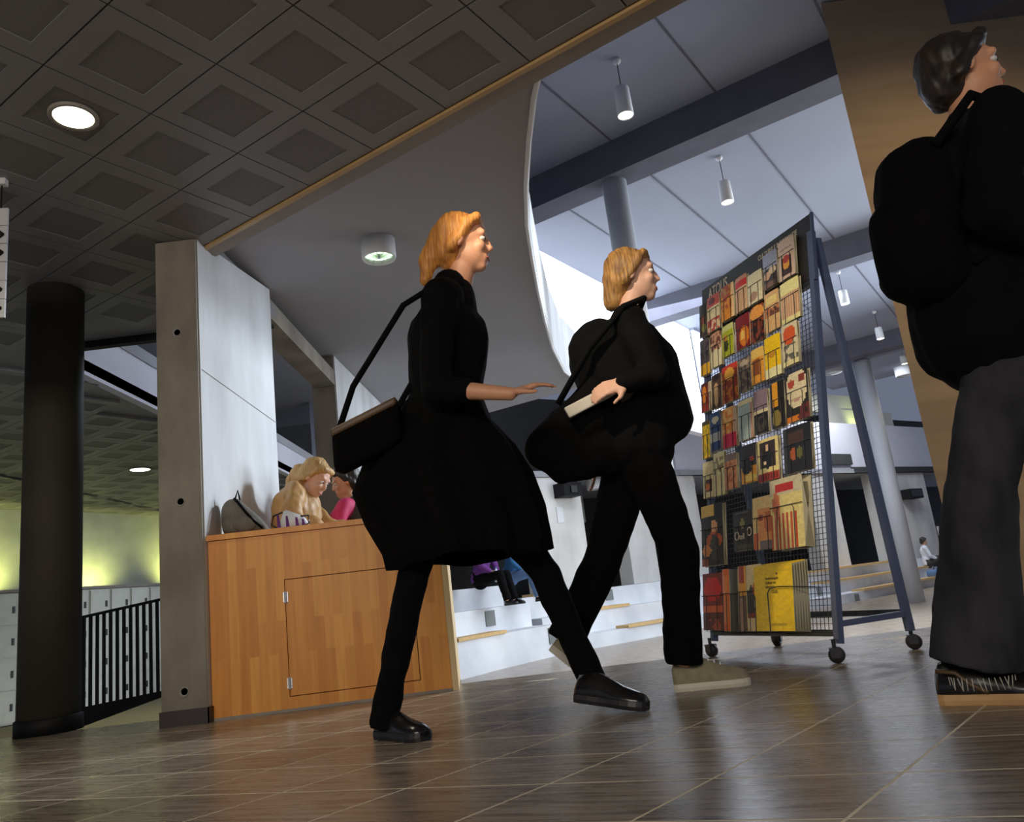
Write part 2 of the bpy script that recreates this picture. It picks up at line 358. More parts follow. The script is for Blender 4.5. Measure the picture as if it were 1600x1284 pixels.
# ------------------------------------------------------------------ high ceiling with beams
bm = bmesh.new(); gbox(bm, -4.8, 8.5, 2.54, 17.6, 4.70, 4.85)
hc = tag(build('ceiling_high', bm, M['high_plaster']), kind='structure')
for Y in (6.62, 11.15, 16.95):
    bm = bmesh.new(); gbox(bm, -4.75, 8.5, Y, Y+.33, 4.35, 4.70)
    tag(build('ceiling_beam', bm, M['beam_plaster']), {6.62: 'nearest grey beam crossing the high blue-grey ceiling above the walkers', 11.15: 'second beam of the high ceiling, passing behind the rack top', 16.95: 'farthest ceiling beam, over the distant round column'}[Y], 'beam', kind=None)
bm = bmesh.new()
for X in (-3.9, -2.85, -1.75, -.7, .35, 1.4, 2.45, 3.5):
    gbox(bm, X, X+.018, 2.6, 17.5, 4.694, 4.70)
build('ceiling_joint', bm, M['beam_plaster'], hc)
bm = bmesh.new(); gbox(bm, -4.8, 8.5, 17.6, 24.5, 5.27, 5.4); gbox(bm, -4.8, 8.5, 17.5, 17.6, 4.35, 5.4)
build('ceiling_far_bay', bm, M['high_plaster'], hc)

# ------------------------------------------------------------------ curved gallery: soffit, rim, parapet
def zs(y): return 2.60+.05*(y-4.0)
rim = [(.30, 2.70), (.285, 2.849), (.253, 3.111), (.229, 3.494), (.213, 3.971), (.217, 4.49), (.249, 5.033), (.300, 5.75), (.370, 6.60), (.470, 7.60), (.637, 8.70), (.93, 9.70)]
left = [(-1.57, 4.02), (-1.80, 4.25), (-1.80, 5.2), (-1.80, 6.6), (-1.80, 9.47), (-1.80, 12)]
sof = ccw(rim + left[::-1])
bm = bmesh.new()
A = [bm.verts.new((x, y, zs(y))) for x, y in sof]; B = [bm.verts.new((x, y, zs(y)+.22)) for x, y in sof]
bm.faces.new(A[::-1]); bm.faces.new(B)
for i in range(len(sof)): bm.faces.new((A[i], A[(i+1) % len(sof)], B[(i+1) % len(sof)], B[i]))
bmesh.ops.triangulate(bm, faces=bm.faces[:])
gal = thing('curved_gallery', 'curved grey gallery slab over the walkers with thin white rim', 'gallery')
build('soffit', bm, M['plaster'], gal)
bm = bmesh.new(); tube(bm, [(x+.012, y, zs(y)-.006) for x, y in rim], .014, 8)
tag(build('rim', bm, M['white_paint'], gal, True), 'thin white edge')
bm = bmesh.new(); R_ = []
for x, y in rim: R_.append([Vector((x, y, zs(y))), Vector((x+.03, y, zs(y))), Vector((x+.05, y, zs(y)+.66)), Vector((x-.06, y, zs(y)+.66))])
rings(bm, R_); tag(build('parapet', bm, M['concrete_lit'], gal), 'pale parapet')

# ------------------------------------------------------------------ concrete pillars
def wall_pillar(x0, x1, y0, y1, label, ztop=lambda y: zs(y)):
    t = thing('concrete_pillar', label, 'pillar', ((x0+x1)/2, y0, 0))
    ox, oy = (x0+x1)/2, y0
    bm = bmesh.new(); P_ = ccw([(x0-ox, 0), (x1-ox, 0), (x1-ox, y1-oy), (x0-ox, y1-oy)])
    n = 4; A = [bm.verts.new((p[0], p[1], 0.0)) for p in P_]; B = [bm.verts.new((p[0], p[1], (H if (p[1] < .1 and y0 < 4.2) else ztop(p[1]+oy))-.004)) for p in P_]
    for f in ([A[::-1], B]+[(A[i], A[(i+1) % n], B[(i+1) % n], B[i]) for i in range(n)]): bm.faces.new(f)
    bmesh.ops.bevel(bm, geom=[e for e in bm.edges if abs(e.verts[0].co.z-e.verts[1].co.z) > 1], offset=.008, segments=2, affect='EDGES')
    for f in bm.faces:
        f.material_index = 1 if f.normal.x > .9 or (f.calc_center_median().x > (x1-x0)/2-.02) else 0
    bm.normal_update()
    for f in bm.faces: f.material_index = 1 if f.normal.x > .7 else 0  # paler right face, browner rest: light and shade painted into the concrete
    build('shaft', bm, None, t, mats=[M['concrete_warm'], M['concrete_lit']])
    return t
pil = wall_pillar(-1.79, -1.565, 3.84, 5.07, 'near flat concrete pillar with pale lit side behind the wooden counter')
for z in (.15, 1.045, 1.93):          # formwork anchor holes
    bm = bmesh.new(); rm = Matrix.Translation((.0, -.001, z)) @ Matrix.Rotation(PI/2, 4, 'X')
    lathe(bm, [(.0001, -.001), (.016, -.001), (.020, .004), (.022, .004), (.022, -.004), (.001, -.004)], 16, mtx=rm)
    for f in bm.faces: f.material_index = 1 if f.calc_center_median().z > -9 and math.hypot(f.calc_center_median().x, f.calc_center_median().z-z) < .012 else 0
    tag(build('anchor_hole', bm, None, pil, mats=[M['concrete'], M['skirting']]), 'small round hole')
bm = bmesh.new()
for z0, y0_, z1, y1_ in ((1.72, .02, 1.70, 1.2), (.86, .02, .86, 1.2)): bar(bm, (.2265-.1125, y0_, z0), (.2265-.1125, y1_, z1), .006, .002)
build('formwork_joint', bm, M['concrete'], pil)
bm = bx(-.235+.1225-.002, .108+.012, -.014, .02, 0, .07); box(bm, .1125, .122, -.014, 1.24, 0, .07)
build('skirting', bm, M['skirting'], pil)
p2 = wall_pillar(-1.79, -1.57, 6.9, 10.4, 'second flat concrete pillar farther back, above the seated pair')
# bridging strip of low ceiling between the pillars
tag(build('ceiling_strip', bx(-1.76, -1.572, 5.08, 6.89, H, H+.14), M['concrete_warm']), kind='structure')

# dark round column on the left
col = thing('round_column', 'dark round column at the far left with black skirting', 'column', (-2.58, 4.28, 0))
bm = bmesh.new(); lathe(bm, [(.148, 0.0), (.148, H-.005)], 40); build('shaft', bm, M['shaded_column'], col, True)
bm = bmesh.new(); lathe(bm, [(.160, 0), (.160, .075), (.152, .08)], 40); build('skirting', bm, M['black'], col, True)
# high pale columns
c1 = thing('round_column', 'tall pale round column rising behind the second walker', 'column', (1.307, 7.30, -.33))
bm = bmesh.new(); lathe(bm, [(.125, 0), (.125, 4.35+.33)], 36); build('shaft', bm, M['pale_column'], c1, True)
c2 = thing('round_column', 'slim pale round column standing behind the brochure rack legs', 'column', (7.45, 16.15, -.62))
bm = bmesh.new(); lathe(bm, [(.17, 0), (.17, 4.97)], 36); build('shaft', bm, M['pale_column'], c2, True)

# tan wall on the right
bm = bmesh.new(); prism(bm, ccw([(2.83, 5.44), (7.5, 5.40), (7.5, 5.8), (3.15, 5.8)]), -.14, 4.69)
wr = tag(build('wall_right', bm, M['tan_wall']), kind='structure')
# outer enclosure (mostly out of view)
def struct(name, bm, m): return tag(build(name, bm, m), kind='structure')

# ------------------------------------------------------------------ window wall of the atrium (left)
bm = bmesh.new(); gbox(bm, -4.80, -4.66, 2.6, 7.3, 2.9, 4.70); gbox(bm, -4.80, -4.66, 7.3, 10.6, 3.10, 3.30); gbox(bm, -4.80, -4.66, 10.6, 17.5, 2.70, 3.30)
struct('wall_left', bm, M['parapet'])
bm = bmesh.new(); gbox(bm, -4.78, -4.74, 7.3, 13.15, 3.30, 4.69)
w1 = struct('window_1', bm, M['sky_glass'])
bm = bmesh.new(); gbox(bm, -4.72, -4.66, 13.15, 17.5, 3.3, 4.7)
struct('wall_left_far', bm, M['high_plaster'])

# ------------------------------------------------------------------ back of the hall: piers, gallery, seating steps
PB = Vector((1.154, 16.223, 0)); EB = Vector((.805, .593, 0)).normalized(); NB = Vector((-EB.y, EB.x, 0))
BROT = math.atan2(EB.y, EB.x)
BM = Matrix.Translation(PB) @ Matrix.Rotation(BROT, 4, 'Z')
def bbox_(bm, s0, s1, n0, n1, z0, z1, mi=0): box(bm, s0, s1, n0, n1, z0, z1, mi, BM)
def bobj(name, label, cat, s0, s1, n0, n1, z0, z1, m):
    t = bx(0, s1-s0, 0, n1-n0, 0, z1-z0); o = build(name, t, m); o.matrix_world = BM @ Matrix.Translation((s0, n0, z0)); return tag(o, label, cat)
bm = bmesh.new(); bbox_(bm, -6, 22, 0, 3.2, 2.66, 2.78)
bs = struct('ceiling_under_gallery', bm, M['plaster'])
bm = bmesh.new(); bbox_(bm, 3.1, 22, .06, .20, 2.78, 4.12)
struct('trim_4', bm, M['parapet'])
bm = bmesh.new(); bbox_(bm, 3.1, 22, -.02, .10, 2.66, 2.78); struct('trim_5', bm, M['plaster'])
bm = bmesh.new(); bbox_(bm, 10.2, 15.0, -.03, .10, 2.66, 2.83); bbox_(bm, 9.2, 10.2, -.03, .1, 2.9, 3.2); 
bbox_(bm, -6, 22, 3.2, 3.4, -.6, 5.3); struct('wall_back', bm, M['dark_wall'])
# upper wall, stepped outline on the right
def upper(name, s0, s1, z0, z1, n, m): 
    bm = bmesh.new(); bbox_(bm, s0, s1, n, n+.2, z0, z1); return struct(name, bm, m)
upper('wall_back_upper', 8.6, 13.30, 4.70, 5.27, .9, M['cream'])
upper('wall_back_upper', 10.9, 14.55, 4.12, 4.80, .86, M['cream'])
upper('wall_back_upper', 13.2, 13.95, 4.70, 5.02, .88, M['cream'])
upper('wall_back_lit', 3.0, 8.6, 4.12, 5.27, .95, M['white_paint'])
spot('gallery_wall_light', BM @ Vector((12.2, .45, 4.15)), BM @ Vector((12.3, .86, 4.5)), 16, (.85, 1, .35), 120, .8, .05)
# ground-floor piers
for s0, s1, lab in ((-1.2, .09, 'pale concrete pier at the back carrying a black projector'), (1.24, 2.02, 'second pale concrete pier at the back, right of the dark opening'), (2.75, 3.6, 'third pale pier at the back, hidden mostly by the second walker'),
                    (8.0, 9.22, 'pale pier seen through the rack, left of the dark opening'), (11.25, 14.05, 'widest pale pier at the back right behind the seated man')):
    bobj('concrete_pier', lab, 'pier', s0, s1, .05, .45, .365 if s0 < 5 else .125, 2.655, M['pier_concrete'])
# openings behind the piers
bobj('glazed_screen', 'dark glazed opening with railing between the two back piers', 'screen', .12, 1.22, 1.2, 1.26, .37, 1.0, M['locker_dark'])
bm = bmesh.new()
t = thing('opening_rail', 'black bars of the railing in the dark opening between back piers', 'railing', BM @ Vector((.1, .6, .365)), BROT)
for k in range(9): build('bar', bx(.02+k*.13, .045+k*.13, 0, .02, 0, .55), M['black'], t)
build('top_rail', bx(0, 1.12, -.01, .03, .55, .59), M['black'], t)
bobj('lit_panel', 'yellow-green lit strip low in the dark opening at the back', 'light', .45, .95, 1.1, 1.15, .48, .62, mat('yellow_lit', (.6, .7, .2), .6, emit=(.72, .85, .25), estr=.8))
bobj('lit_panel', 'small yellow-green lit spot in the opening left of the slim column', 'light', 9.45, 9.75, 1.1, 1.15, .95, 1.45, mat('yellow_lit2', (.6, .7, .2), .6, emit=(.72, .85, .2), estr=.7))
bobj('back_partition', 'grey partition inside the dark opening behind the slim column', 'partition', 10.35, 11.2, 1.4, 1.5, .13, 2.1, M['wall_grey'])
bobj('back_partition', 'olive grey partition at the top of the opening between back piers', 'partition', .1, 1.22, 1.3, 1.4, 1.85, 2.65, M['wall_grey'])
pr = bobj('projector', 'black box projector fixed high on the first back pier', 'projector', -.60, -.14, -.30, .05, 2.22, 2.50, M['black'])
build('lens', bx(.15, .30, -.04, 0, .06, .20), M['rubber'], pr)
sp = bobj('loudspeaker', 'black loudspeaker hung on the wide pier above the seated man', 'speaker', 12.42, 13.15, -.28, .05, 1.84, 2.12, M['black'])
build('grille', bx(.05, .68, -.02, 0, .04, .24), M['rubber'], sp)
bobj('notice', 'small white notice sheet on the first back pier under the projector', 'notice', -.60, -.44, .03, .05, 1.73, 2.04, M['white_paint'])
bobj('notice', 'small pale blue notice at the right end of the wide pier', 'notice', 14.1, 14.6, .0, .05, .62, .98, M['white_paint'])

# seating steps, three runs
SB = [(-1.14, 11.36), (-.60, 12.30), (.36, 13.70), (2.41, 15.20), (3.95, 16.6), (6.70, 18.63), (9.6, 21.2)]
def offs(pts, d):
    out = []
    for i, p in enumerate(pts):
        a = Vector(pts[max(i-1, 0)]); b = Vector(pts[min(i+1, len(pts)-1)]); t_ = (b-a).normalized(); n = Vector((-t_.y, t_.x)); out.append((p[0]+n.x*d, p[1]+n.y*d))
    return out
def lerp(a, b, t): return (a[0]+(b[0]-a[0])*t, a[1]+(b[1]-a[1])*t)
def steps(label, pts, base, lv, tread, back, nos, vents):
    t = thing('seating_steps', label, 'steps', (pts[0][0], pts[0][1], base)); ox, oy = pts[0]
    for k, z in enumerate(lv):
        f = offs(pts, k*tread); b_ = offs(pts, back)
        bm = bmesh.new(); pr_ = [(p[0]-ox, p[1]-oy) for p in f]+[(p[0]-ox, p[1]-oy) for p in b_[::-1]]
        prism(bm, ccw(pr_), (0 if k == 0 else lv[k-1]-base), z-base)
        build('tier', bm, M['step_concrete'], t)
        a, b2 = nos[k]
        for (q0, q1) in ([nos[k]] if not isinstance(nos[k][0], tuple) else nos[k]):
            def at(tt): 
                tt *= len(f)-1; i = min(int(tt), len(f)-2); return lerp(f[i], f[i+1], tt-i)
            bm = bmesh.new(); P0 = at(q0); P1 = at(q1)
            dirv = (Vector(P1)-Vector(P0)).normalized(); nn = Vector((dirv.y, -dirv.x))
            pp = [(P0[0]+nn.x*.03-ox, P0[1]+nn.y*.03-oy), (P1[0]+nn.x*.03-ox, P1[1]+nn.y*.03-oy), (P1[0]-nn.x*.3-ox, P1[1]-nn.y*.3-oy), (P0[0]-nn.x*.3-ox, P0[1]-nn.y*.3-oy)]
            prism(bm, ccw(pp), z-base+.001, z-base+.05); tag(build('nosing', bm, M['nosing'], t), 'wooden seat strip')
    for (k, tt, w_) in vents:
        f = offs(pts, k*tread); tt *= len(f)-1; i = min(int(tt), len(f)-2); P0 = lerp(f[i], f[i+1], tt-i); dv = (Vector(f[i+1])-Vector(f[i])).normalized()
        z1 = lv[k]-base-.04; z0 = z1-w_
        m4 = Matrix.Translation((P0[0]-ox, P0[1]-oy, 0)) @ Matrix.Rotation(math.atan2(dv.y, dv.x), 4, 'Z')
        bm = bmesh.new(); box(bm, -w_/2, w_/2, -.02, .02, z0, z1, 0, m4); tag(build('vent', bm, M['vent'], t), 'square dark grey vent')
    return t
steps('concrete seating steps at left with the seated pair on top', [SB[0], (-.92, 11.72), SB[1], (-.12, 13.0), (.36, 13.70)], -.62, [-.12, .27, .62], .55, 2.4, [(.0, .55), (.0, .35), (.38, .50)], [(0, .93, .26), (1, .66, .24), (2, .30, .26)])
steps('concrete seating steps in the middle below the back piers', [(.40, 13.74), (1.4, 14.55), (2.41, 15.40), (3.95, 16.6), (4.9, 17.3)], -.62, [-.38, -.02, .36], .5, 2.3, [(.30, .60), (.10, .42), (.05, .36)], [(0, .0, .20), (2, .42, .2)])
steps('concrete seating steps at right behind the rack and slim column', [(4.95, 17.34), (6.7, 18.3), (8.2, 19.7), (9.6, 21.0), (12, 22.4)], -.62, [-.42, -.15, .12], .62, 3.0, [(.42, .90), (.33, .92), (.2, .95)], [(0, .37, .2), (1, .30, .2)])

# ------------------------------------------------------------------ lower area at the left: wall, lockers, ramp, railing
PL_ = Vector((-7.375, 10.99, 0)); EL = Vector((.425, .905, 0)).normalized(); LROT = math.atan2(EL.y, EL.x)
LM = Matrix.Translation(PL_) @ Matrix.Rotation(LROT, 4, 'Z')
bm = bmesh.new(); box(bm, -3, 6, 0, .2, -.6, 4.6, 0, LM); struct('wall_far_left', bm, M['wall_grey'])
struct('floor_lower_left', bx(-9.5, -1.9, 5.6, 15, -.9, -.46), M['yellow_floor'])
lk = 0
NL = [10]
cab_mesh = None
lockers = []
for i in range(-2, 11):
    lab = 'pale locker bay in the row along the far left wall'
    t = thing('locker_bay', lab, 'locker', LM @ Vector((i*.345, -.50, -.45)), LROT, 'locker bays along the far left wall')
    if cab_mesh is None:
        b0 = build('body', bx(0, .335, .02, .48, 0, 1.68), M['locker'], t)
        d0 = build('door', bx(.012, .323, 0, .022, .0, .40), M['locker'], t); h0 = build('lock', bx(.25, .28, -.012, 0, .15, .24), M['locker_dark'], d0)
        d0.location.z = .02; cab_mesh = (b0, d0, h0); rng = range(1, 4)
    else:
        o = b0.copy(); COL.objects.link(o); o.parent = t; rng = range(0, 4)
    for r in rng:
        d = d0.copy(); COL.objects.link(d); d.parent = t; d.location = (0, 0, .02+r*.415)
        h_ = h0.copy(); COL.objects.link(h_); h_.parent = d
tag(build('long_shelf', bx(-.9, 3.9, -.53, -.01, 0, .04), M['trim_grey']), 'grey top shelf running over the far left lockers', 'shelf')
bpy.data.objects['long_shelf'].matrix_world = LM @ Matrix.Translation((0, 0, 1.235))
for k, (s, e) in enumerate(((-.35, 50), (1.35, 26), (3.05, 60))):
    spot('wall_uplight', LM @ Vector((s, -.36, 1.33)), LM @ Vector((s+.02, 0, 1.62)), e, (.93, 1, .28), 140, .6, .04)
# ramp
bm = bmesh.new(); P_ = [(-3.55, 4.75, -.36), (-1.8, 4.75, -.02), (-1.8, 6.3, -.02), (-3.55, 6.3, -.36)]
A = [bm.verts.new(p) for p in P_]; B = [bm.verts.new((p[0], p[1], -.7)) for p in P_]
for q in ([A, B[::-1]]+[(B[i], B[(i+1) % 4], A[(i+1) % 4], A[i]) for i in range(4)]): bm.faces.new(q)
bmesh.ops.recalc_face_normals(bm, faces=bm.faces[:])
struct('floor_ramp', bm, M['yellow_floor'])
rl = thing('railing', 'black sloping railing of flat bars between dark column and pillar', 'railing', (-3.60, 6.30, -.19))
def rz(x, z0, z1): return z0+(z1-z0)*x/.70
for k in range(14):
    x = .015+k*.0525; b_ = bmesh.new(); box(b_, x-.011, x+.011, -.008, .008, rz(x, .0, .19), rz(x, .82, .89)); build('bar', b_, M['black'], rl)
b_ = bmesh.new(); bar(b_, (-.03, 0, .82), (.75, 0, .90), .03, .02); build('top_rail', b_, M['black'], rl)
b_ = bmesh.new(); pts = [(.0, -.0), (.72, .17), (.72, .21), (.0, .15)]
R_ = [[Vector((x, y, z)) for x, z in pts] for y in (-.012, .012)]; rings(b_, R_); build('kick_plate', b_, M['black'], rl)
# bay above the lower area, seen through the opening in the low ceiling
struct('wall_void_side', bx(-3.33, -3.25, 5.24, 14, H, 2.84), M['parapet'])
struct('trim_6', bx(-3.36, -3.24, 5.24, 14, 2.84, 2.95), M['plaster'])
struct('ceiling_void', bx(-6, -1.3, 5.24, 14, 3.9, 4.0), M['plaster'])
struct('wall_void_far', bx(-3.3, -1.8, 12.5, 12.7, -.5, 3.9), M['high_plaster'])
struct('wall_void_left', bx(-6, -5.9, 5.24, 14, H, 4.0), M['plaster'])
area('void_fill_light', (-2.6, 8.5, 3.88), (-2.7, 8.5, 0), .7, 4, 110, (.75, .85, 1))  # added fill below the closed void ceiling, brightens the fascia

# ------------------------------------------------------------------ lamps
def downlight(x, y, lab, e, r=.115):
    t = thing('downlight', lab, 'lamp', (x, y, H))
    bm = bmesh.new(); lathe(bm, [(r*1.22, 0), (r*1.22, -.012), (r*1.0, -.012), (r*.95, .0)], 32); build('ring', bm, M['trim_grey'], t, True)
    bm = bmesh.new(); lathe(bm, [(r*.98, -.009), (r*.9, -.006)], 32); tag(build('lens', bm, M['down_on'], t), 'glowing lens')
    spot('downlight_beam', (x, y, H-.03), (x, y, 0), e, (1, .95, .72), 120, .8, .08)
downlight(-1.588, 2.729, 'round recessed downlight glowing in the near metal ceiling', 30, .075)
downlight(-4.62, 9.45, 'small greenish downlight in the far low ceiling above the lockers', 130, .115)
def pendant(x, y, z0, z1, zc, lab, grp=None, e=18, r=.068):
    t = thing('pendant_lamp', lab, 'lamp', (x, y, zc), 0, grp)
    bm = bmesh.new(); lathe(bm, [(.001, 0), (.035, 0), (.035, -.025), (.018, -.045), (.001, -.045)], 20); build('canopy', bm, M['lamp_white'], t, True)
    bm = bmesh.new(); tube(bm, [(0, 0, -.04), (0, 0, z1-zc+.005)], .004, 6); build('cord', bm, M['black'], t)
    bm = bmesh.new(); lathe(bm, [(.001, z1-zc), (r*.86, z1-zc), (r*.92, z1-zc-.01), (r, z0-zc), (r*.93, z0-zc), (r*.86, z1-zc-.05), (.001, z1-zc-.05)], 28); build('shade', bm, M['lamp_white'], t, True)
    bm = bmesh.new(); lathe(bm, [(.001, z0-zc+.012), (r*.92, z0-zc+.012), (r*.9, z0-zc+.02), (.001, z0-zc+.02)], 28); tag(build('bulb', bm, M['lamp_on'], t), 'glowing opening')
    spot('pendant_beam', (x, y, z0-.01), (x, y, 0), e, (1, .9, .7), 110, .7, .05)
pendant(1.233, 5.845, 4.16, 4.42, 4.70, 'nearest white pendant lamp hanging from the high ceiling')
pendant(2.524, 7.654, 4.16, 4.40, 4.70, 'second white pendant lamp, right of the tall round column')
pendant(5.29, 11.56, 4.16, 4.38, 4.70, 'third white pendant lamp, just right of the rack top')
pendant(6.82, 13.84, 4.16, 4.38, 4.70, 'fourth white pendant lamp, farther right behind the rack')
pendant(8.28, 16.05, 4.16, 4.34, 4.70, 'farthest pendant lamp, half cut by the tan wall edge')
def drum(x, y, z, r, h_, lab, m, tilt_=True, e=0):
    t = thing('drum_lamp', lab, 'lamp', (x, y, z))
    bm = bmesh.new(); lathe(bm, [(.001, .02), (r, .02), (r, -h_+.008), (r*.97, -h_), (r*.88, -h_), (r*.84, -h_+.05), (.001, -h_+.05)], 36); build('housing', bm, M['lamp_white'], t, True)
    bm = bmesh.new(); lathe(bm, [(.001, -h_+.030), (r*.86, -h_+.030), (r*.86, -h_+.04), (.001, -h_+.04)], 28); tag(build('lens', bm, m, t), 'pale green lens' if m == M['lamp_green'] else 'lens')
    if m == M['lamp_green']:
        for k in range(6):
            b_ = bmesh.new(); a = k*PI/6; box(b_, -r*.84, r*.84, -.002, .002, -h_+.005, -h_+.03, 0, Matrix.Rotation(a, 4, 'Z')); build('louvre', b_, M['reflector'], t)
    return t
drum(-.697, 4.464, 2.623, .105, .125, 'white cylindrical lamp under the curved grey gallery', M['lamp_green'])
drum(8.35, 19.75, 5.26, .22, .25, 'unlit white ceiling drum left of the slim column', M['lamp_white'])
drum(10.8, 21.1, 5.26, .22, .25, 'unlit white ceiling drum beside the tan wall edge', M['lamp_white'])
for s, n, lab in ((9.25, .35, 'white drum lamp under the back gallery, left of the slim column'), (13.6, .5, 'white drum lamp under the back gallery by the tan wall'), (11.9, .6, 'smallest white drum under the back gallery, right of the slim column'), (.9, .5, 'white drum lamp under the gallery between the two back piers'), (3.9, .5, 'white drum lamp under the gallery, left of the brochure rack')):
    q = BM @ Vector((s, n, 2.655)); drum(q.x, q.y, 2.655, .16 if 'small' not in lab else .10, .20, lab, M['lamp_white'])

# ------------------------------------------------------------------ hanging direction sign at the left edge
sg = thing('direction_sign', 'white hanging direction sign with black arrows at the left picture edge', 'sign', (-2.09, 3.10, 1.797), math.radians(8))
for r in range(6):
    build('sign_strip', bx(-.62, 0, 0, .012, r*.0855, r*.0855+.0825), M['sign'], sg)
for r in (0, 1, 3, 4):
    b_ = bmesh.new(); zc = r*.0855+.041
    for (p, q) in (((-.085, zc), (-.018, zc)), ((-.050, zc+.032), (-.012, zc)), ((-.050, zc-.032), (-.012, zc)), ((-.085, zc+.032), (-.050, zc+.032)), ((-.085, zc-.032), (-.050, zc-.032))):
        bar(b_, (p[0], -.002, p[1]), (q[0], -.002, q[1]), .002, .009)
    tag(build('arrow', b_, M['black'], sg), 'black arrow')
for x in (-.03, -.58):
    b_ = bmesh.new(); tube(b_, [(x, .006, .51), (x, .006, H-1.797)], .003, 6); build('suspension_rod', b_, M['black'], sg)
build('ceiling_clip', bx(-.05, -.01, -.01, .02, H-1.797-.03, H-1.797), M['lamp_white'], sg)

# ------------------------------------------------------------------ wooden counter
ct = thing('wooden_counter', 'orange beech counter with hinged door in front of the near pillar', 'counter', (-1.562, 3.875, 0), math.radians(4.6))
CW = 1.125; CH = .865
b_ = bmesh.new()
box(b_, 0, .358, 0, .03, 0, CH-.03); box(b_, .978, CW, 0, .03, 0, CH-.03); box(b_, .358, .978, 0, .03, .613, CH-.03); box(b_, .358, .978, 0, .03, 0, .065)
build('front_panel', b_, M['beech'], ct)
build('gap_backing', bx(.33, 1.0, .031, .045, .04, .64), M['black'], ct)  # added black board, keeps light from showing through the door gap
dr = build('door', bx(.362, .974, -.001, .026, .069, .609), M['beech'], ct)
for z in (.50, .10):
    b_ = bmesh.new(); lathe(b_, [(.006, 0), (.006, .055)], 12, (.362, -.005, z)); box(b_, .350, .374, -.004, 0, z+.004, z+.051); tag(build('hinge', b_, M['chrome'], dr), 'silver hinge')
b_ = bmesh.new(); lathe(b_, [(.008, 0), (.008, .02), (.018, .022), (.019, .036), (.012, .040), (.0005, .040)], 20, mtx=Matrix.Translation((.922, 0, .300)) @ Matrix.Rotation(PI/2, 4, 'X')); tag(build('knob', b_, M['chrome'], dr, True), 'round steel knob')
build('side_panel', bx(CW+.001, CW+.030, 0, .62, 0, CH-.03), M['beech_edge'], ct)
b_ = bmesh.new(); prism(b_, [(.001, .031), (.022, .031), (.072, .62), (.051, .62)], 0, CH-.03); build('left_side', b_, M['beech'], ct)
b_ = bmesh.new(); prism(b_, [(-.004, -.012), (CW+.034, -.012), (CW+.034, .62), (.050, .62)], CH-.027, CH); build('counter_top', b_, M['beech'], ct)
build('plinth', bx(0, CW, -.003, 0, 0, .012), M['trim_grey'], ct)

# ------------------------------------------------------------------ brochure rack
U_ = Vector((.35769, -.93384, 0)); V_ = Vector((.16076, .06157, .98507)); N_ = Vector((-.91990, -.35235, .17214)); O_ = Vector((.837, 4.088, 0)); Wd = Vector((.93384, .35769, 0))
RM = Matrix(((U_.x, V_.x, N_.x, O_.x), (U_.y, V_.y, N_.y, O_.y), (U_.z, V_.z, N_.z, 0), (0, 0, 0, 1))); RI = RM.inverted()
RW = .877
rk = thing('display_rack', 'blue-black wheeled A-frame rack filled with brochures', 'rack'); rk.matrix_world = RM
def rloc(p): return RI @ Vector(p)
b_ = bmesh.new(); bar(b_, (.0, .075, -.015), (.0, 1.90, -.015), .028, .028); build('upright', b_, M['blue_metal'], rk)
b_ = bmesh.new(); bar(b_, (RW, .075, -.015), (RW, 1.90, -.015), .028, .028); build('upright', b_, M['blue_metal'], rk)
for v in (.115, 1.65): b_ = bmesh.new(); bar(b_, (.014, v, -.015), (RW-.014, v, -.015), .026, .026); build('cross_rail', b_, M['black_metal'], rk)
for u in (0.0, RW):
    foot = O_+U_*u+Wd*.399+Vector((0, 0, .075)); top = RM @ Vector((u, 1.87, -.045))
    b_ = bmesh.new(); bar(b_, rloc(foot), rloc(top), .028, .028); build('rear_leg', b_, M['blue_metal'], rk)
    a = RM @ Vector((u, .15, -.015)); d = foot+(top-foot)*((a.z-foot.z)/(top.z-foot.z))
    b_ = bmesh.new(); bar(b_, rloc(a+(d-a).normalized()*.014), rloc(d-(d-a).normalized()*.014), .024, .024); build('side_rail', b_, M['blue_metal'], rk)
a = O_+Wd*.395+Vector((0, 0, .15)); b_ = bmesh.new(); bar(b_, rloc(a+U_*.014), rloc(a+U_*(RW-.014)), .024, .024); build('cross_rail', b_, M['black_metal'], rk)
# casters
for base in (O_, O_+U_*RW, O_+Wd*.399, O_+Wd*.399+U_*RW):
    b_ = bmesh.new(); yaw = random.uniform(0, 3)
    m4 = Matrix.Translation(base) @ Matrix.Rotation(yaw, 4, 'Z')
    lathe(b_, [(.008, .055), (.008, .09), (.016, .091)], 12, mtx=m4)
    box(b_, -.018, .018, -.022, .022, .052, .060, 0, m4); box(b_, -.020, .014, -.024, -.019, .022, .058, 0, m4); box(b_, -.020, .014, .019, .024, .022, .058, 0, m4)
    for v in b_.verts: v.co = RI @ v.co
    cs_ = build('caster', b_, M['black_metal'], rk)
    b_ = bmesh.new(); lathe(b_, [(.004, -.017), (.027, -.017), (.031, -.012), (.031, .012), (.027, .017), (.004, .017)], 24, mtx=m4 @ Matrix.Translation((-.004, 0, .0315)) @ Matrix.Rotation(PI/2, 4, 'X'))
    for v in b_.verts: v.co = RI @ v.co
    build('wheel', b_, M['rubber'], cs_, True)
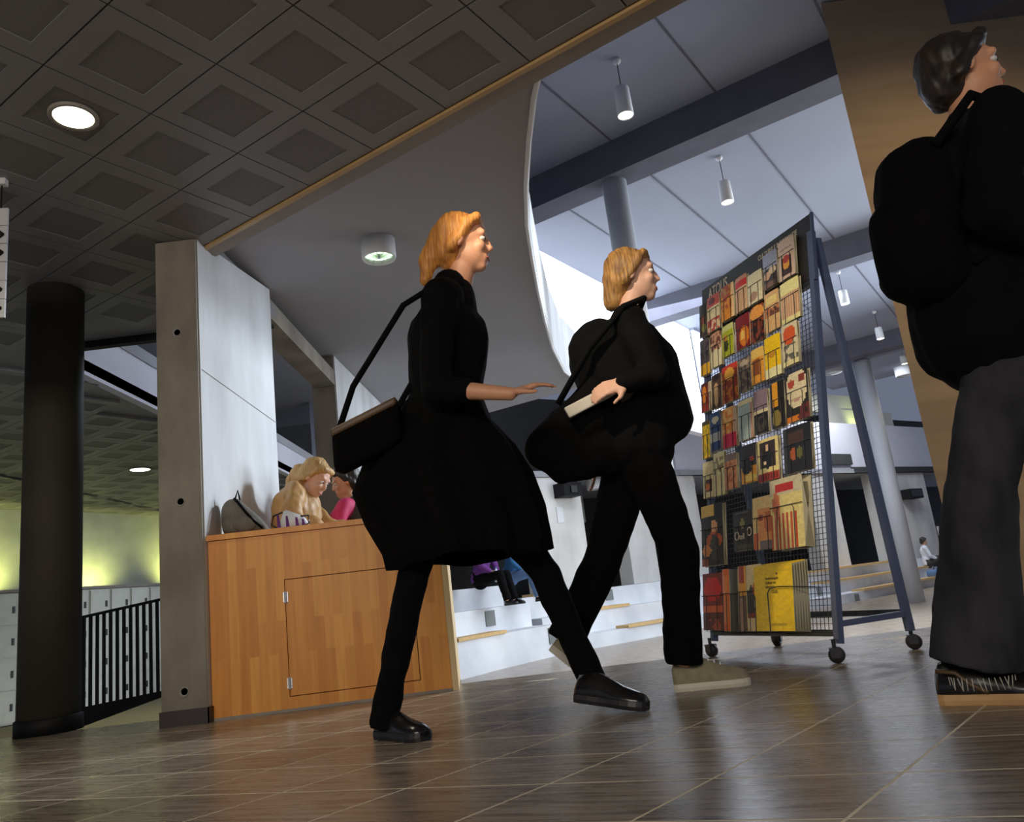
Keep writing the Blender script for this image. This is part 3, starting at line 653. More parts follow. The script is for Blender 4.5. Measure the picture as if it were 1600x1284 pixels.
# wire mesh
b_ = bmesh.new()
n = 36
for i in range(n+1): x = .016+(RW-.032)*i/n; bar(b_, (x, .125, -.004), (x, 1.68, -.004), .0022, .0022)
n = 64
for i in range(n+1): y = .127+1.55*i/n; bar(b_, (.014, y, -.0065), (RW-.014, y, -.0065), .0022, .0022)
build('wire_mesh', b_, M['wire'], rk, kind='stuff')
hd = build('header_board', bx(-.016, RW+.016, 1.665, 1.985, -.012, -.002), mat('header_black', (.018, .015, .014), .45), rk)
b_ = bmesh.new(); bar(b_, (RW+.020, 1.65, -.007), (RW+.020, 1.99, -.007), .008, .016); build('header_edge', b_, M['blue_metal'], hd)
def text(name, body, parent, u, v, n_, size, m, sx=1.0, al='LEFT', ext=.0006, spc=1.0):
    c = bpy.data.curves.new(name, 'FONT'); c.body = body; c.size = size; c.extrude = ext; c.align_x = al; c.space_character = spc
    c.materials.append(m); o = bpy.data.objects.new(name, c); COL.objects.link(o); dg = bpy.context.evaluated_depsgraph_get(); me = bpy.data.meshes.new_from_object(o.evaluated_get(dg)); bpy.data.objects.remove(o)
    if not me.materials: me.materials.append(m)
    o = bpy.data.objects.new(name, me); COL.objects.link(o); o.parent = parent; o.location = (u, v, n_); o.scale = (sx, 1, 1); return o
M['gold_print'] = mat('gold_print', (.78, .68, .50), .5)
text('lettering', 'ATOLIS', hd, .050, 1.900, -.0012, .095, M['gold_print'], .58)
text('lettering', 'CULTURELE INFORMATIE', hd, .500, 1.925, -.0012, .040, M['gold_print'], .66)

# brochures: (u0, u1, v0, v1, thickness), base colour, printed patches in the unit square, label
def C(h_):
    h_ = h_.lstrip('#'); c = [int(h_[i:i+2], 16)/255 for i in (0, 2, 4)]
    return tuple(x/12.92 if x <= .04045 else ((x+.055)/1.055)**2.4 for x in c)
def brochure(u0, u1, v0, v1, th, base, patches, label, side='d8cfae', off=.006, name='brochure', cat='brochure', lean=.0, group=None):
    w_ = u1-u0; h_ = v1-v0; nx, ny = 16, 26
    b_ = bmesh.new(); cl = b_.loops.layers.float_color.new('print')
    random.seed(hash(label) % 1000 if False else sum(map(ord, label)))
    jit = random.uniform(-.003, .003)
    G = [[b_.verts.new((w_*i/nx, h_*j/ny, th+lean*(j/ny)**2+.0035*math.sin(PI*i/nx))) for i in range(nx+1)] for j in range(ny+1)]
    sd = C(side)
    def setc(f, c):
        for l in f.loops: l[cl] = (*c, 1)
    for j in range(ny):
        for i in range(nx):
            f = b_.faces.new((G[j][i], G[j][i+1], G[j+1][i+1], G[j+1][i])); x = (i+.5)/nx; y = (j+.5)/ny; c = C(base)
            for p in patches:
                kind = p[0]
                if kind == 'r' and p[1] <= x < p[3] and p[2] <= y < p[4]: c = C(p[5])
                elif kind == 'e' and ((x-p[1])/p[3])**2+((y-p[2])/p[4])**2 < 1: c = C(p[5])
                elif kind == 's' and p[1] <= x < p[3] and p[2] <= y < p[4] and (i % 2 == 0): c = C(p[5])
                elif kind == 'n' and p[1] <= x < p[3] and p[2] <= y < p[4] and noise.noise(Vector((x*5+len(label), y*7, 3.3))) > 0.02: c = C(p[5])
            k = 1+.10*random.uniform(-1, 1); setc(f, tuple(min(1, q*k) for q in c))
    Bk = [b_.verts.new(p) for p in ((0, 0, 0), (w_, 0, 0), (w_, h_, 0), (0, h_, 0))]
    def fan(edge, a, b2):
        f = b_.faces.new(edge+[b2, a]); setc(f, sd)
    fan([G[0][i] for i in range(nx, -1, -1)], Bk[0], Bk[1]); fan([G[ny][i] for i in range(nx+1)], Bk[2], Bk[3])
    fan([G[j][0] for j in range(ny+1)][::1], Bk[3], Bk[0]); fan([G[j][nx] for j in range(ny, -1, -1)], Bk[1], Bk[2])
    setc(b_.faces.new(Bk[::-1]), sd)
    bmesh.ops.recalc_face_normals(b_, faces=b_.faces[:])
    o = build(name, b_, M['print']); o.matrix_world = RM @ Matrix.Translation((u0, v0, off))
    tag(o, label, cat, group)
    # its wire pocket belongs to the rack
    return o
def pocket(u0, u1, v0, hh, dep):
    b_ = bmesh.new(); uc = (u0+u1)/2; r = .0019; w_ = (u1-u0)*.26
    pts = [(uc-w_, v0-.006, 0), (uc-w_, v0-.006, dep), (uc-w_, v0+hh, dep), (uc-w_*.6, v0+hh+.014, dep), (uc-w_, v0+hh+.014, dep*.2)]
    tube(b_, [(uc-w_, v0-.006, -.002), (uc-w_, v0-.006, dep), (uc-w_, v0+hh*.9, dep), (uc-w_*.8, v0+hh, dep), (uc+w_*.8, v0+hh, dep), (uc+w_, v0+hh*.9, dep), (uc+w_, v0-.006, dep), (uc+w_, v0-.006, -.002)], r, 6)
    tube(b_, [(u0+.004, v0+hh, -.002), (u0+.004, v0+hh, dep), (uc-w_*.8, v0+hh, dep)], r, 6); tube(b_, [(u1-.004, v0+hh, -.002), (u1-.004, v0+hh, dep), (uc+w_*.8, v0+hh, dep)], r, 6)
    build('wire_pocket', b_, M['wire'], rk, True)
ROW = [
 # top row
 [(-.010,.063,1.686,1.876,'4a4038',[('r',0,.6,1,1,'2c2522'),('e',.5,.5,.3,.15,'8a4a3c'),('e',.6,.25,.3,.12,'8d8a4a')],'dark brown leaflet, leftmost of the top row'),
  (.070,.185,1.683,1.890,'e8d6a8',[('r',0,.68,1,1,'c4554a'),('r',0,.0,1,.35,'b84a42'),('e',.4,.85,.3,.1,'6a2420'),('n',0,0,1,.35,'e8c9a0')],'cream leaflet with red top and bottom, second in the top row'),
  (.201,.318,1.698,1.892,'d98a24',[('r',0,.75,1,1,'b07a28'),('n',0,.3,1,1,'a8401c'),('r',.8,0,1,1,'f0c890')],'orange leaflet under the header lettering'),
  (.334,.430,1.697,1.890,'d8b088',[('r',0,.70,1,.88,'c8241c'),('r',0,.88,1,1,'c48a6a'),('s',.1,0,.9,.65,'c89870')],'tan leaflet with bright red band near its top'),
  (.437,.552,1.696,1.860,'e6dcb4',[('s',0,.3,1,1,'cfc8a0'),('e',.4,.22,.3,.15,'b08a70')],'cream striped leaflet in the middle of the top row'),
  (.566,.672,1.728,1.911,'9aa0b8',[('r',0,0,1,.55,'3a2c2a'),('e',.3,.35,.25,.12,'d8b090'),('e',.7,.45,.25,.1,'d8c4a0'),('r',0,0,.8,.15,'7a5a50')],'grey-blue leaflet with a dark photo, sixth in the top row'),
  (.685,.800,1.720,1.924,'d8bca4',[('r',.2,.08,.8,.55,'3a2018'),('e',.5,.35,.2,.12,'e8a030'),('e',.5,.48,.22,.1,'b03020'),('r',.15,.72,.85,.78,'a89088')],'pink-beige leaflet with glowing red picture, highest at right')],
 [(-.010,.080,1.459,1.666,'5a5056',[('r',0,0,1,.32,'e8b030'),('n',0,.35,1,1,'3a3438')],'grey leaflet with yellow foot, leftmost of the second row'),
  (.092,.190,1.472,1.666,'e8dcb0',[('r',0,.5,1,1,'c89878'),('n',0,.45,1,1,'6a3c30')],'cream leaflet with brown portraits, second row'),
  (.201,.300,1.497,1.669,'a8b020',[('r',0,.8,1,1,'c8cc80'),('e',.4,.35,.2,.2,'3a3c18'),('r',.1,.5,.5,.7,'c88a30')],'lime green leaflet in the second row'),
  (.327,.440,1.494,1.671,'7a1418',[('e',.6,.35,.35,.3,'d87a20'),('e',.5,.4,.15,.15,'e8c060')],'dark crimson leaflet with flame picture'),
  (.446,.555,1.487,1.676,'8a3a1c',[('n',0,0,1,1,'2a1410'),('e',.5,.8,.5,.2,'e89a40')],'dark brown and orange leaflet, middle of the second row'),
  (.565,.672,1.500,1.701,'d8ac74',[('r',.1,.68,.9,.9,'e8d080'),('r',0,.4,1,.58,'6a4030'),('n',0,.4,1,.6,'c07a50')],'tan leaflet with brown band under the blue photo leaflet'),
  (.686,.815,1.499,1.703,'e8dc98',[('r',0,.1,1,.68,'c09068'),('s',0,.1,1,.68,'dfb890'),('r',0,.75,1,1,'ece49c')],'broad pale yellow leaflet, rightmost of the second row')],
 [(-.010,.057,1.253,1.414,'7a2a10',[('e',.5,.6,.3,.3,'e88a20'),('r',0,0,1,.25,'a83420'),('r',0,.9,1,1,'5a2a20')],'dark red leaflet with flame, leftmost of the third row'),
  (.060,.088,1.250,1.410,'d8c4a0',[('n',0,0,1,1,'b89a80')],'narrow beige leaflet, second of the third row'),
  (.093,.180,1.246,1.430,'5a4030',[('e',.5,.4,.3,.35,'d8b080'),('e',.5,.9,.4,.1,'2a201c')],'brown leaflet with pale figure, third of the third row'),
  (.189,.325,1.247,1.445,'c06a20',[('n',0,0,1,1,'8a3410'),('r',0,.85,1,1,'c83a28'),('e',.5,.75,.3,.18,'f0b040')],'burnt orange leaflet with red top'),
  (.334,.435,1.266,1.438,'8a7a68',[('n',0,0,1,1,'5a4c48'),('e',.5,.85,.4,.1,'b8a890')],'grey-brown leaflet in the middle of the third row'),
  (.441,.540,1.275,1.453,'e09a30',[('r',0,.72,1,1,'e8c060'),('r',.15,.25,.7,.68,'8a4a20')],'amber leaflet with brown square'),
  (.548,.665,1.271,1.476,'f4c808',[('r',0,0,1,.25,'f0e8b0'),('e',.5,.55,.25,.08,'c89020')],'bright yellow leaflet with cream foot'),
  (.678,.787,1.289,1.491,'d8cca8',[('e',.5,.72,.4,.22,'d85a28'),('n',0,.1,1,.5,'6a6858'),('r',0,0,1,.12,'e8dca0')],'floral leaflet with orange flower, right end of the third row')],
 [(-.010,.062,.998,1.200,'e8c020',[('n',0,0,1,1,'b8a010'),('r',0,.88,1,1,'4a4020')],'bright yellow leaflet, leftmost of the fourth row'),
  (.068,.169,1.020,1.225,'284a80',[('e',.5,.8,.3,.1,'e0d8b8'),('r',0,.25,.9,.48,'b8bcb8'),('r',.85,0,1,1,'5a5060')],'navy blue leaflet, second of the fourth row'),
  (.182,.297,1.010,1.219,'e88a30',[('r',0,0,1,.34,'d81848'),('n',0,.34,1,1,'f4c070'),('r',.8,.34,1,1,'c8a890')],'orange portrait leaflet with magenta foot'),
  (.320,.433,1.019,1.222,'9ab0ac',[('r',0,.88,1,1,'ece0b0'),('s',0,0,1,.85,'b8c8c0'),('r',.85,0,1,.9,'c08878')],'pale teal leaflet with cream top'),
  (.445,.551,1.023,1.235,'8a7480',[('r',0,0,1,.5,'1c1a18'),('r',0,.48,1,.55,'d8cca0'),('n',0,.05,1,.4,'4a4436')],'mauve and black leaflet, fourth row'),
  (.578,.675,1.020,1.238,'1c1814',[('r',.15,.45,.55,1,'e8a020'),('e',.4,.2,.35,.18,'8a7a38')],'black leaflet with a yellow strip'),
  (.685,.836,1.020,1.245,'2a2420',[('e',.5,.68,.46,.42,'e6d8b0'),('e',.28,.78,.15,.09,'b84a38'),('e',.75,.85,.15,.09,'8a3c30'),('e',.5,.44,.22,.04,'c8a088'),('r',0,0,.7,.12,'e08020'),('n',.5,0,1,.3,'6a2a28')],'black leaflet showing a pale masked face')],
 [(-.01,.085,.787,.975,'ead9a0',[('r',.3,.15,.85,.5,'4a2c20'),('e',.5,.3,.25,.1,'d87a30')],'cream card with small dark picture, leftmost of the fifth row'),
  (.090,.185,.783,1.005,'ece0a8',[('n',0,.5,1,.9,'9a8a60'),('s',0,0,1,.45,'e0cf90')],'tall cream card, second of the fifth row'),
  (.190,.290,.798,.976,'c06a40',[('n',0,0,1,.8,'e09860'),('r',0,.8,1,1,'8a7468')],'rust coloured leaflet, fifth row'),
  (.327,.448,.804,.991,'2a2224',[('r',0,0,1,.42,'f0a020'),('e',.4,.35,.35,.12,'1c1618'),('e',.75,.6,.12,.06,'e86a28'),('e',.6,.12,.4,.1,'f4d060')],'black leaflet with orange crowd at its foot'),
  (.459,.612,.788,.989,'f0dc90',[('r',.12,.32,.88,.92,'3a2a26'),('e',.5,.55,.22,.28,'14100f'),('e',.5,.78,.09,.08,'e0b890'),('e',.36,.42,.08,.05,'f0d0a0'),('r',0,0,1,.20,'b03a20'),('s',0,.05,1,.15,'7a1c14')],'cream framed card with a dark portrait and red foot'),
  (.650,.835,.791,.999,'1e1c1e',[('r',.2,.6,.75,.9,'4a322a'),('e',.35,.4,.1,.15,'b05a28'),('e',.6,.4,.1,.13,'6a6a30'),('r',0,0,.12,1,'3a383c')],'large black card, right end of the fifth row')],
]
for row in ROW:
    for (u0, u1, v0, v1, base, pa, lab) in row:
        brochure(u0, u1, v0, v1, .016, base, pa, lab); pocket(u0, u1, v0, (v1-v0)*.62, .026)
BIG = [
 (-.030,.165,.437,.745,.02,'1c1614',[('r',0,.80,.6,1,'ecc060'),('e',.62,.62,.14,.12,'e8a878'),('e',.6,.4,.34,.14,'c05a30'),('e',.62,.28,.22,.22,'3a3634'),('e',.25,.25,.22,.1,'d88a48'),('r',0,0,.3,.1,'a03a20')],'large black magazine with a dancer, left of the sixth row'),
 (.240,.395,.491,.680,.012,'22201f',[('e',.5,.68,.10,.14,'8a7c50'),('r',.15,.92,.8,.95,'5a5550'),('r',.1,.05,.85,.14,'4c4238')],'black opera flyer with round cream letters'),
 (.413,.565,.481,.720,.022,'ecca84',[('r',.25,.15,.95,.78,'e89a58'),('e',.4,.6,.12,.06,'a03a28'),('e',.75,.5,.2,.2,'c86a38'),('r',0,0,.25,.3,'d8602c'),('r',.3,0,1,.14,'7a6a68')],'apricot magazine between black flyer and striped magazine'),
 (.582,.800,.461,.770,.05,'e6d488',[('r',0,.78,1,1,'cfc4a0'),('r',.2,.80,.75,.93,'c02a28'),('s',.0,0,.9,.5,'c8502c'),('e',.2,.62,.12,.2,'d87a50')],'thick cream magazine with red stripes, right of the sixth row'),
 (-.030,.145,.125,.400,.02,'7a1416',[('e',.5,.72,.42,.22,'d01018'),('r',0,.30,1,.42,'d85a30'),('r',0,0,1,.3,'5a1014'),('n',.1,.0,.9,.2,'a84a30')],'red magazine, leftmost of the bottom row'),
 (.160,.215,.120,.410,.03,'e8641c',[('s',.2,.1,.8,.9,'f0a050')],'narrow orange booklet in the bottom row'),
 (.222,.285,.120,.405,.03,'4a403a',[('r',.6,0,1,1,'2a2624')],'dark grey booklet beside the narrow orange one'),
 (.290,.350,.120,.415,.03,'6a5444',[('r',0,.55,1,1,'e8a030'),('r',.1,.75,.8,1,'a83420'),('r',.2,0,.6,.5,'b08a70')],'brown booklet with amber top, bottom row'),
 (.356,.470,.120,.415,.03,'e8cf98',[('r',0,.28,1,.62,'1c1412'),('e',.7,.62,.28,.12,'c84a28'),('e',.3,.5,.15,.2,'2a1a18'),('r',0,.18,1,.28,'8a1c1c'),('e',.6,.4,.1,.07,'c8c0a8')],'cream magazine with dark group photo beside the yellow guides'),
]
for (u0, u1, v0, v1, th, base, pa, lab) in BIG:
    o = brochure(u0, u1, v0, v1, th, base, pa, lab, name='magazine', cat='magazine'); pocket(u0, u1, v0, (v1-v0)*.6, th+.014)
    if 'opera flyer' in lab:
        text('lettering', 'O', o, .012, .050, th+.0045, .062, M['gold_print'], .8); text('lettering', 'tell', o, .052, .052, th+.0050, .040, M['gold_print'], .85); text('lettering', 'O', o, .112, .062, th+.0045, .062, M['gold_print'], .8)
# thick pile of yellow guides
for k in range(6):
    lab = 'front yellow guide of the thick pile, bottom right of the rack' if k == 5 else 'yellow guide in the thick pile at bottom right, behind the front one'
    o = brochure(.479, .742, .118, .415-.004*k, .0125, 'f2c80c', [('r', .45, .08, .8, .10, 'b89808')] if k == 5 else [], lab, side='a8a898', off=.004+k*.0135, name='guide_book', cat='book', group=None if k == 5 else 'yellow guides behind the front one')
    if k == 5:
        for z, s_ in ((.178, 'Toneel'), (.162, 'Muziek'), (.146, 'Dans')): pass
        for r_, (xx, yy, tx, sz) in enumerate(((.085, .215, 'Studentengids', .016), (.085, .197, 'Cultuur en', .016), (.085, .179, 'informatie', .016), (.125, .155, 'Gids', .024))):
            text('lettering', tx, o, xx, yy, .0165, sz, M['bag_brown'])
        b_ = bmesh.new(); lathe(b_, [(.0001, 0), (.005, 0), (.005, .0006), (.0001, .0006)], 12, (.165, .238, .0162)); build('emblem', b_, M['bag_brown'], o)
b_ = bmesh.new(); r = .0024
tube(b_, [(.50, .115, -.002), (.50, .115, .098), (.50, .26, .098), (.49, .275, .098), (.455, .275, .095)], r, 8); tube(b_, [(.60, .112, -.002), (.60, .112, .098), (.59, .275, .098), (.605, .292, .098), (.66, .300, .098), (.745, .296, .096), (.775, .300, -.002)], r, 8)
tag(build('wire_pocket', b_, M['wire'], rk, True), 'large wire pocket')

# ------------------------------------------------------------------ people
def hand(bm, wrist, d, pn, s=1.0, curl=.35, thumb=1):
    """palm, four fingers and a thumb; d = pointing direction, pn = palm normal"""
    d = Vector(d).normalized(); pn = Vector(pn); pn = (pn-d*pn.dot(d)).normalized(); sd = d.cross(pn)
    w = Vector(wrist)
    for k in range(4):
        x = (-.030+.020*k)*s; cap(bm, w+sd*x*.6+d*.015*s, w+sd*x+d*.085*s, .014*s, .012*s)
    for k, L in enumerate((.062, .076, .080, .070)):
        x = (-.031+.0207*k)*s; b0_ = w+sd*x+d*.088*s; c = curl
        d1 = (d*math.cos(c)+pn*math.sin(c)).normalized(); d2 = (d*math.cos(2.1*c)+pn*math.sin(2.1*c)).normalized()
        p1_ = b0_+d1*L*.48*s; p2_ = p1_+d2*L*.45*s
        cap(bm, b0_, p1_, .0088*s, .0080*s, seg=10); cap(bm, p1_, p2_, .0080*s, .0066*s, seg=10)
    t0 = w+sd*.028*s*thumb+d*.02*s; t1 = t0+(sd*thumb*.75+d*.65+pn*.25).normalized()*.042*s; t2 = t1+(sd*thumb*.30+d*.9+pn*.3).normalized()*.032*s
    cap(bm, t0, t1, .014*s, .0105*s, seg=10); cap(bm, t1, t2, .0105*s, .0080*s, seg=10)
def head(bm, c, f, up, s=1.0):
    f = Vector(f).normalized(); up = Vector(up); up = (up-f*up.dot(f)).normalized(); r = f.cross(up)
    rot = Matrix((r, f, up)).transposed(); c = Vector(c)
    def P(x, y, z): return c+(r*x+f*y+up*z)*s
    ell(bm, P(0, -.012, .030), (.074*s, .094*s, .088*s), rot)
    ell(bm, P(0, .022, -.035), (.058*s, .066*s, .075*s), rot)
    ell(bm, P(0, .056, -.085), (.026*s, .028*s, .024*s), rot)           # chin
    cap(bm, P(0, .085, .012), P(0, .098, -.020), .008*s, .0125*s)        # nose
    cap(bm, P(-.038, .074, .030), P(.038, .074, .030), .013*s, .013*s)  # brow
    for k in (-1, 1):
        ell(bm, P(.034*k, .066, -.022), (.022*s, .020*s, .022*s), rot)  # cheek
        ell(bm, P(.078*k, -.005, -.005), (.010*s, .020*s, .032*s), rot) # ear
    cap(bm, P(-.018, .083, -.055), P(.018, .083, -.055), .0075*s, .0075*s); cap(bm, P(-.015, .081, -.066), P(.015, .081, -.066), .0075*s, .0075*s)
    return P, rot
def face_parts(P, rot, s, body):
    for k in (-1, 1):
        b_ = bmesh.new(); ell(b_, P(.030*k, .0735, .008), (.0125*s, .0115*s, .0085*s), rot); e_ = build('eye', b_, M['eye'], body, True)
        b_ = bmesh.new(); ell(b_, P(.030*k, .0835, .008), (.0055*s, .0035*s, .0058*s), rot); build('pupil', b_, M['pupil'], e_, True)
    b_ = bmesh.new(); cap(b_, P(-.017, .0895, -.060), P(.017, .0895, -.060), .0035*s, .0035*s); tag(build('mouth', b_, M['lip'], body, True), 'closed mouth')
def shoe(bm_up, bm_so, heel, toe, up=(0, 0, 1), w_=.045, h_=.075, L=None, collar=.06):
    heel = Vector(heel); toe = Vector(toe); f = (toe-heel).normalized(); up = Vector(up); up = (up-f*up.dot(f)).normalized(); r = f.cross(up); L = (toe-heel).length
    prof = [(0.0, .50, .55), (.05, .70, .92), (.2, .78, 1.08), (.36, .80, 1.02), (.46, .85, .90), (.56, .95, .74), (.66, 1.02, .60), (.78, 1.04, .50), (.88, .94, .42), (.95, .72, .32), (.99, .42, .18)]
    R1, R2 = [], []
    for t, ww, hh in prof:
        c = heel+f*L*t; ring = []
        for k in range(16):
            a = 2*PI*k/16; x = math.cos(a)*w_*ww; z = math.sin(a); zz = (.024+h_*hh*z) if z > 0 else .024+.012*z
            ring.append(c+r*x*(1 if z < .3 else 1-.35*(z-.3))+up*zz)
        R1.append(ring)
        ww2 = ww+.10; R2.append([c+r*math.cos(2*PI*k/16)*w_*ww2+up*(.012+.014*(1 if math.sin(2*PI*k/16) > 0 else -.86)*min(1, abs(math.sin(2*PI*k/16))*3)) for k in range(16)])
    rings(bm_up, R1); rings(bm_so, R2)
    return r, f, up
def limb_chain(bm, pts, rad, sx=1.0):
    for i in range(len(pts)-1): cap(bm, pts[i], pts[i+1], rad[i], rad[i+1], sx)

def V(*a): return Vector(a)
def person_std(name_label, J, face, cfg):
    """J: joints. builds body, top, trousers or skirt, shoes, hair"""
    base = cfg['base']; t = thing('person', name_label, 'person', base); B0 = V(*base)
    J = {k: V(*v)-B0 for k, v in J.items()}
    s = cfg.get('s', 1.0); vox = cfg.get('vox', .008); right = cfg.get('right')      # lateral axis of trunk (towards the person's right)
    rt = V(*right).normalized()
    skin = M[cfg.get('skin', 'skin')]
    # --- body, one surface
    b_ = bmesh.new(); P, rot = head(b_, J['head'], face, cfg.get('hup', (0, 0, 1)), s*cfg.get('hs', 1.0))
    cap(b_, J['neck']-V(0, 0, .05*s), J['head']-V(0, 0, .045*s), .052*s, .048*s)
    sR, sL = J['shoR'], J['shoL']; hipc = J['hip']
    cap(b_, J['chest'], hipc, .105*s, .10*s, 1.25, rt); cap(b_, sR.lerp(sL, .2), sR.lerp(sL, .8), .06*s, .06*s); cap(b_, J['chest'], J['neck']-V(0, 0, .04), .10*s, .05*s, 1.2, rt)
    for q in 'RL':
        cap(b_, J['sho'+q], J['elb'+q], .044*s, .036*s); cap(b_, J['elb'+q], J['wri'+q], .036*s, .024*s)
        hd_ = (J['han'+q]-J['wri'+q]); hand(b_, J['wri'+q]+hd_.normalized()*.005, hd_, cfg.get('palm'+q, (0, 0, -1)), .95*s, cfg.get('curl', .35), cfg.get('thumb'+q, 1))
        hp = hipc+rt*(.085*s*(1 if q == 'R' else -1))
        cap(b_, hp, J['kne'+q], .075*s, .050*s); cap(b_, J['kne'+q], J['ank'+q], .048*s, .036*s)
    body = build('body', remesh(b_, vox, 2), skin, t, True); face_parts(P, rot, s*cfg.get('hs', 1.0), body)
    # --- top
    b_ = bmesh.new(); tr = cfg.get('trunk', (.150, .135, .150))
    cap(b_, J['chest'], J['waist'], tr[0]*s, tr[1]*s, cfg.get('flat', 1.15), rt); cap(b_, J['waist'], hipc, tr[1]*s, tr[2]*s, cfg.get('flat', 1.15), rt)
    cap(b_, sR.lerp(sL, .12), sR.lerp(sL, .88), .078*s, .078*s); cap(b_, J['chest'], J['neck']-V(0, 0, .05*s), .125*s, .072*s, 1.1, rt)
    sl = cfg.get('sleeve', (.066, .056, .046)); cuff = cfg.get('cuff', (1.0, 1.0))
    for q, cf in zip('RL', cuff):
        cap(b_, J['sho'+q], J['elb'+q], sl[0]*s, sl[1]*s); cap(b_, J['elb'+q], J['elb'+q].lerp(J['wri'+q], cf), sl[1]*s, sl[2]*s)
    for e in cfg.get('extra_top', []): cap(b_, V(*e[0])-B0, V(*e[1])-B0, e[2], e[3])
    build(cfg.get('top_name', 'jacket'), remesh(b_, vox*1.25, 3, cfg.get('wr', .010), seed=cfg.get('seed', 0)), M[cfg['top']], t, True)
    # --- legs
    if cfg.get('trousers'):
        b_ = bmesh.new(); cap(b_, hipc+V(0, 0, .06), hipc-V(0, 0, .05), .135*s, .130*s, 1.15, rt); lr = cfg.get('leg', (.098, .075, .068))
        for q in 'RL':
            hp = hipc+rt*(.075*s*(1 if q == 'R' else -1))-V(0, 0, .03)
            cap(b_, hp, J['kne'+q], lr[0]*s, lr[1]*s); kn_, an_ = J['kne'+q], J['ank'+q]; tube(b_, [kn_, kn_.lerp(an_, .5), kn_.lerp(an_, cfg.get('hem', 1.02))], [lr[1]*s, (lr[1]+lr[2])/2*s*.97, lr[2]*s], 20)
        build('trousers', remesh(b_, vox*1.25, 3, cfg.get('twr', .006), (8, 8, 9), cfg.get('seed', 0)+3), M[cfg['trousers']], t, True)
    # --- hair
    b_ = bmesh.new(); hs = s*cfg.get('hs', 1.0)
    ell(b_, P(0, -.026, .045), (.084*hs, .094*hs, .088*hs), rot); ell(b_, P(0, -.055, -.01), (.076*hs, .062*hs, .085*hs), rot)
    cap(b_, P(-.05, .052, .082), P(.05, .052, .082), .022*hs, .022*hs)
    for k in (-1, 1): cap(b_, P(.070*k, .03, .06), P(.076*k, -.03, -.03), .022*hs, .022*hs)
    for e in cfg.get('hair_extra', []): cap(b_, P(*e[0]), P(*e[1]), e[2]*hs, e[3]*hs)
    hb = remesh(b_, vox, 2, .006, (40, 40, 9), 5)
    build('hair', hb, M[cfg['hair']], t, True)
    # --- shoes
    for q in 'RL':
        if 'heel'+q not in J: continue
        bu = bmesh.new(); bs_ = bmesh.new(); r, f, u = shoe(bu, bs_, J['heel'+q], J['toe'+q], cfg.get('shup'+q, (0, 0, 1)), cfg.get('shw', .043)*s, cfg.get('shh', .066)*s)
        sh = build('shoe', bu, M[cfg['shoe']], t, True); build('sole', bs_, M[cfg.get('sole', 'rubber')], sh, False)
        h0_, t0_ = J['heel'+q], J['toe'+q]; L = (t0_-h0_).length
        if cfg.get('laces'):
            for k in range(4):
                b2 = bmesh.new(); c = h0_+f*L*(.42+.075*k)+u*(.024+cfg.get('shh', .066)*s*(.88-.10*k)+.004); tube(b2, [c-r*.020, c+u*.006, c+r*.020], .0032, 6); tag(build('lace', b2, M[cfg['laces']], sh, True), 'thin lace')
    return t, J, P, rot

# first walker: long black skirt, ginger hair
A_J = dict(head=(-.104, 2.75, 1.705), neck=(-.155, 2.76, 1.565), shoR=(-.205, 2.61, 1.46), shoL=(-.19, 2.91, 1.47), chest=(-.205, 2.77, 1.35), waist=(-.235, 2.77, 1.12), hip=(-.245, 2.77, .97),
           elbR=(-.24, 2.53, 1.10), wriR=(.000, 2.50, 1.045), hanR=(.075, 2.50, 1.062), elbL=(-.36, 2.98, 1.17), wriL=(-.42, 2.97, .95), hanL=(-.41, 2.96, .87),
           kneR=(-.40, 2.70, .50), ankR=(-.520, 2.72, .115), kneL=(.045, 2.82, .47), ankL=(.150, 2.78, .125),
           heelR=(-.565, 2.775, 0.0), toeR=(-.385, 2.60, 0.0), heelL=(.095, 2.74, .045), toeL=(.315, 2.64, .004))
A, AJ, AP, Arot = person_std('woman striding in black jacket and long flared black skirt, ginger hair', A_J, (1, -.12, -.10),
    dict(base=(-.2, 2.76, 0), right=(0, -1, 0), top='cloth_black', trousers='cloth_black', hair='hair_ginger', shoe='shoe_black', cuff=(.35, 1.0), leg=(.085, .055, .048), hem=1.22, palmR=(0, .25, -1), thumbR=-1, curl=.28,
         hair_extra=[((0, -.085, .03), (0, -.135, -.055), .055, .040), ((0, -.13, -.05), (0, -.15, -.13), .040, .020)], shupL=(.1, 0, 1), shh=.070, trunk=(.150, .130, .150), seed=1.3, hs=1.02))
def skirt(name, parent, base, prof, m, n=48, folds=.02, nf=9):
    b_ = bmesh.new(); R_ = []
    for k, (cx_, cy_, z, rx, ry, fa) in enumerate(prof):
        R_.append([Vector((cx_+(rx+folds*fa*math.sin(nf*a+k*.25))*math.cos(a)-base[0], cy_+(ry+folds*fa*math.sin(nf*a+k*.25))*math.sin(a)-base[1], z-base[2]+.012*fa*math.sin(3*a))) for a in [2*PI*i/n for i in range(n)]])
    inner = [[p+(Vector((c[0]-base[0], c[1]-base[1], p.z))-p).normalized()*.006 for p in r] for r, c in zip(R_, prof)]
    rings(b_, R_, False); 
    o = build(name, b_, m, parent, True); md = o.modifiers.new('t', 'SOLIDIFY'); md.thickness = .006; return o
skirt('skirt', A, (-.2, 2.76, 0), [(-.245, 2.77, 1.12, .145, .125, 0), (-.255, 2.77, 1.03, .175, .155, .2), (-.275, 2.77, .93, .265, .19, .5), (-.275, 2.77, .82, .310, .225, .9), (-.240, 2.76, .70, .300, .235, 1.1), (-.210, 2.75, .60, .275, .24, 1.2), (-.203, 2.74, .545, .267, .24, 1.3)], M['cloth_black2'], 96, .018, 11)
b_ = bmesh.new(); R_ = []
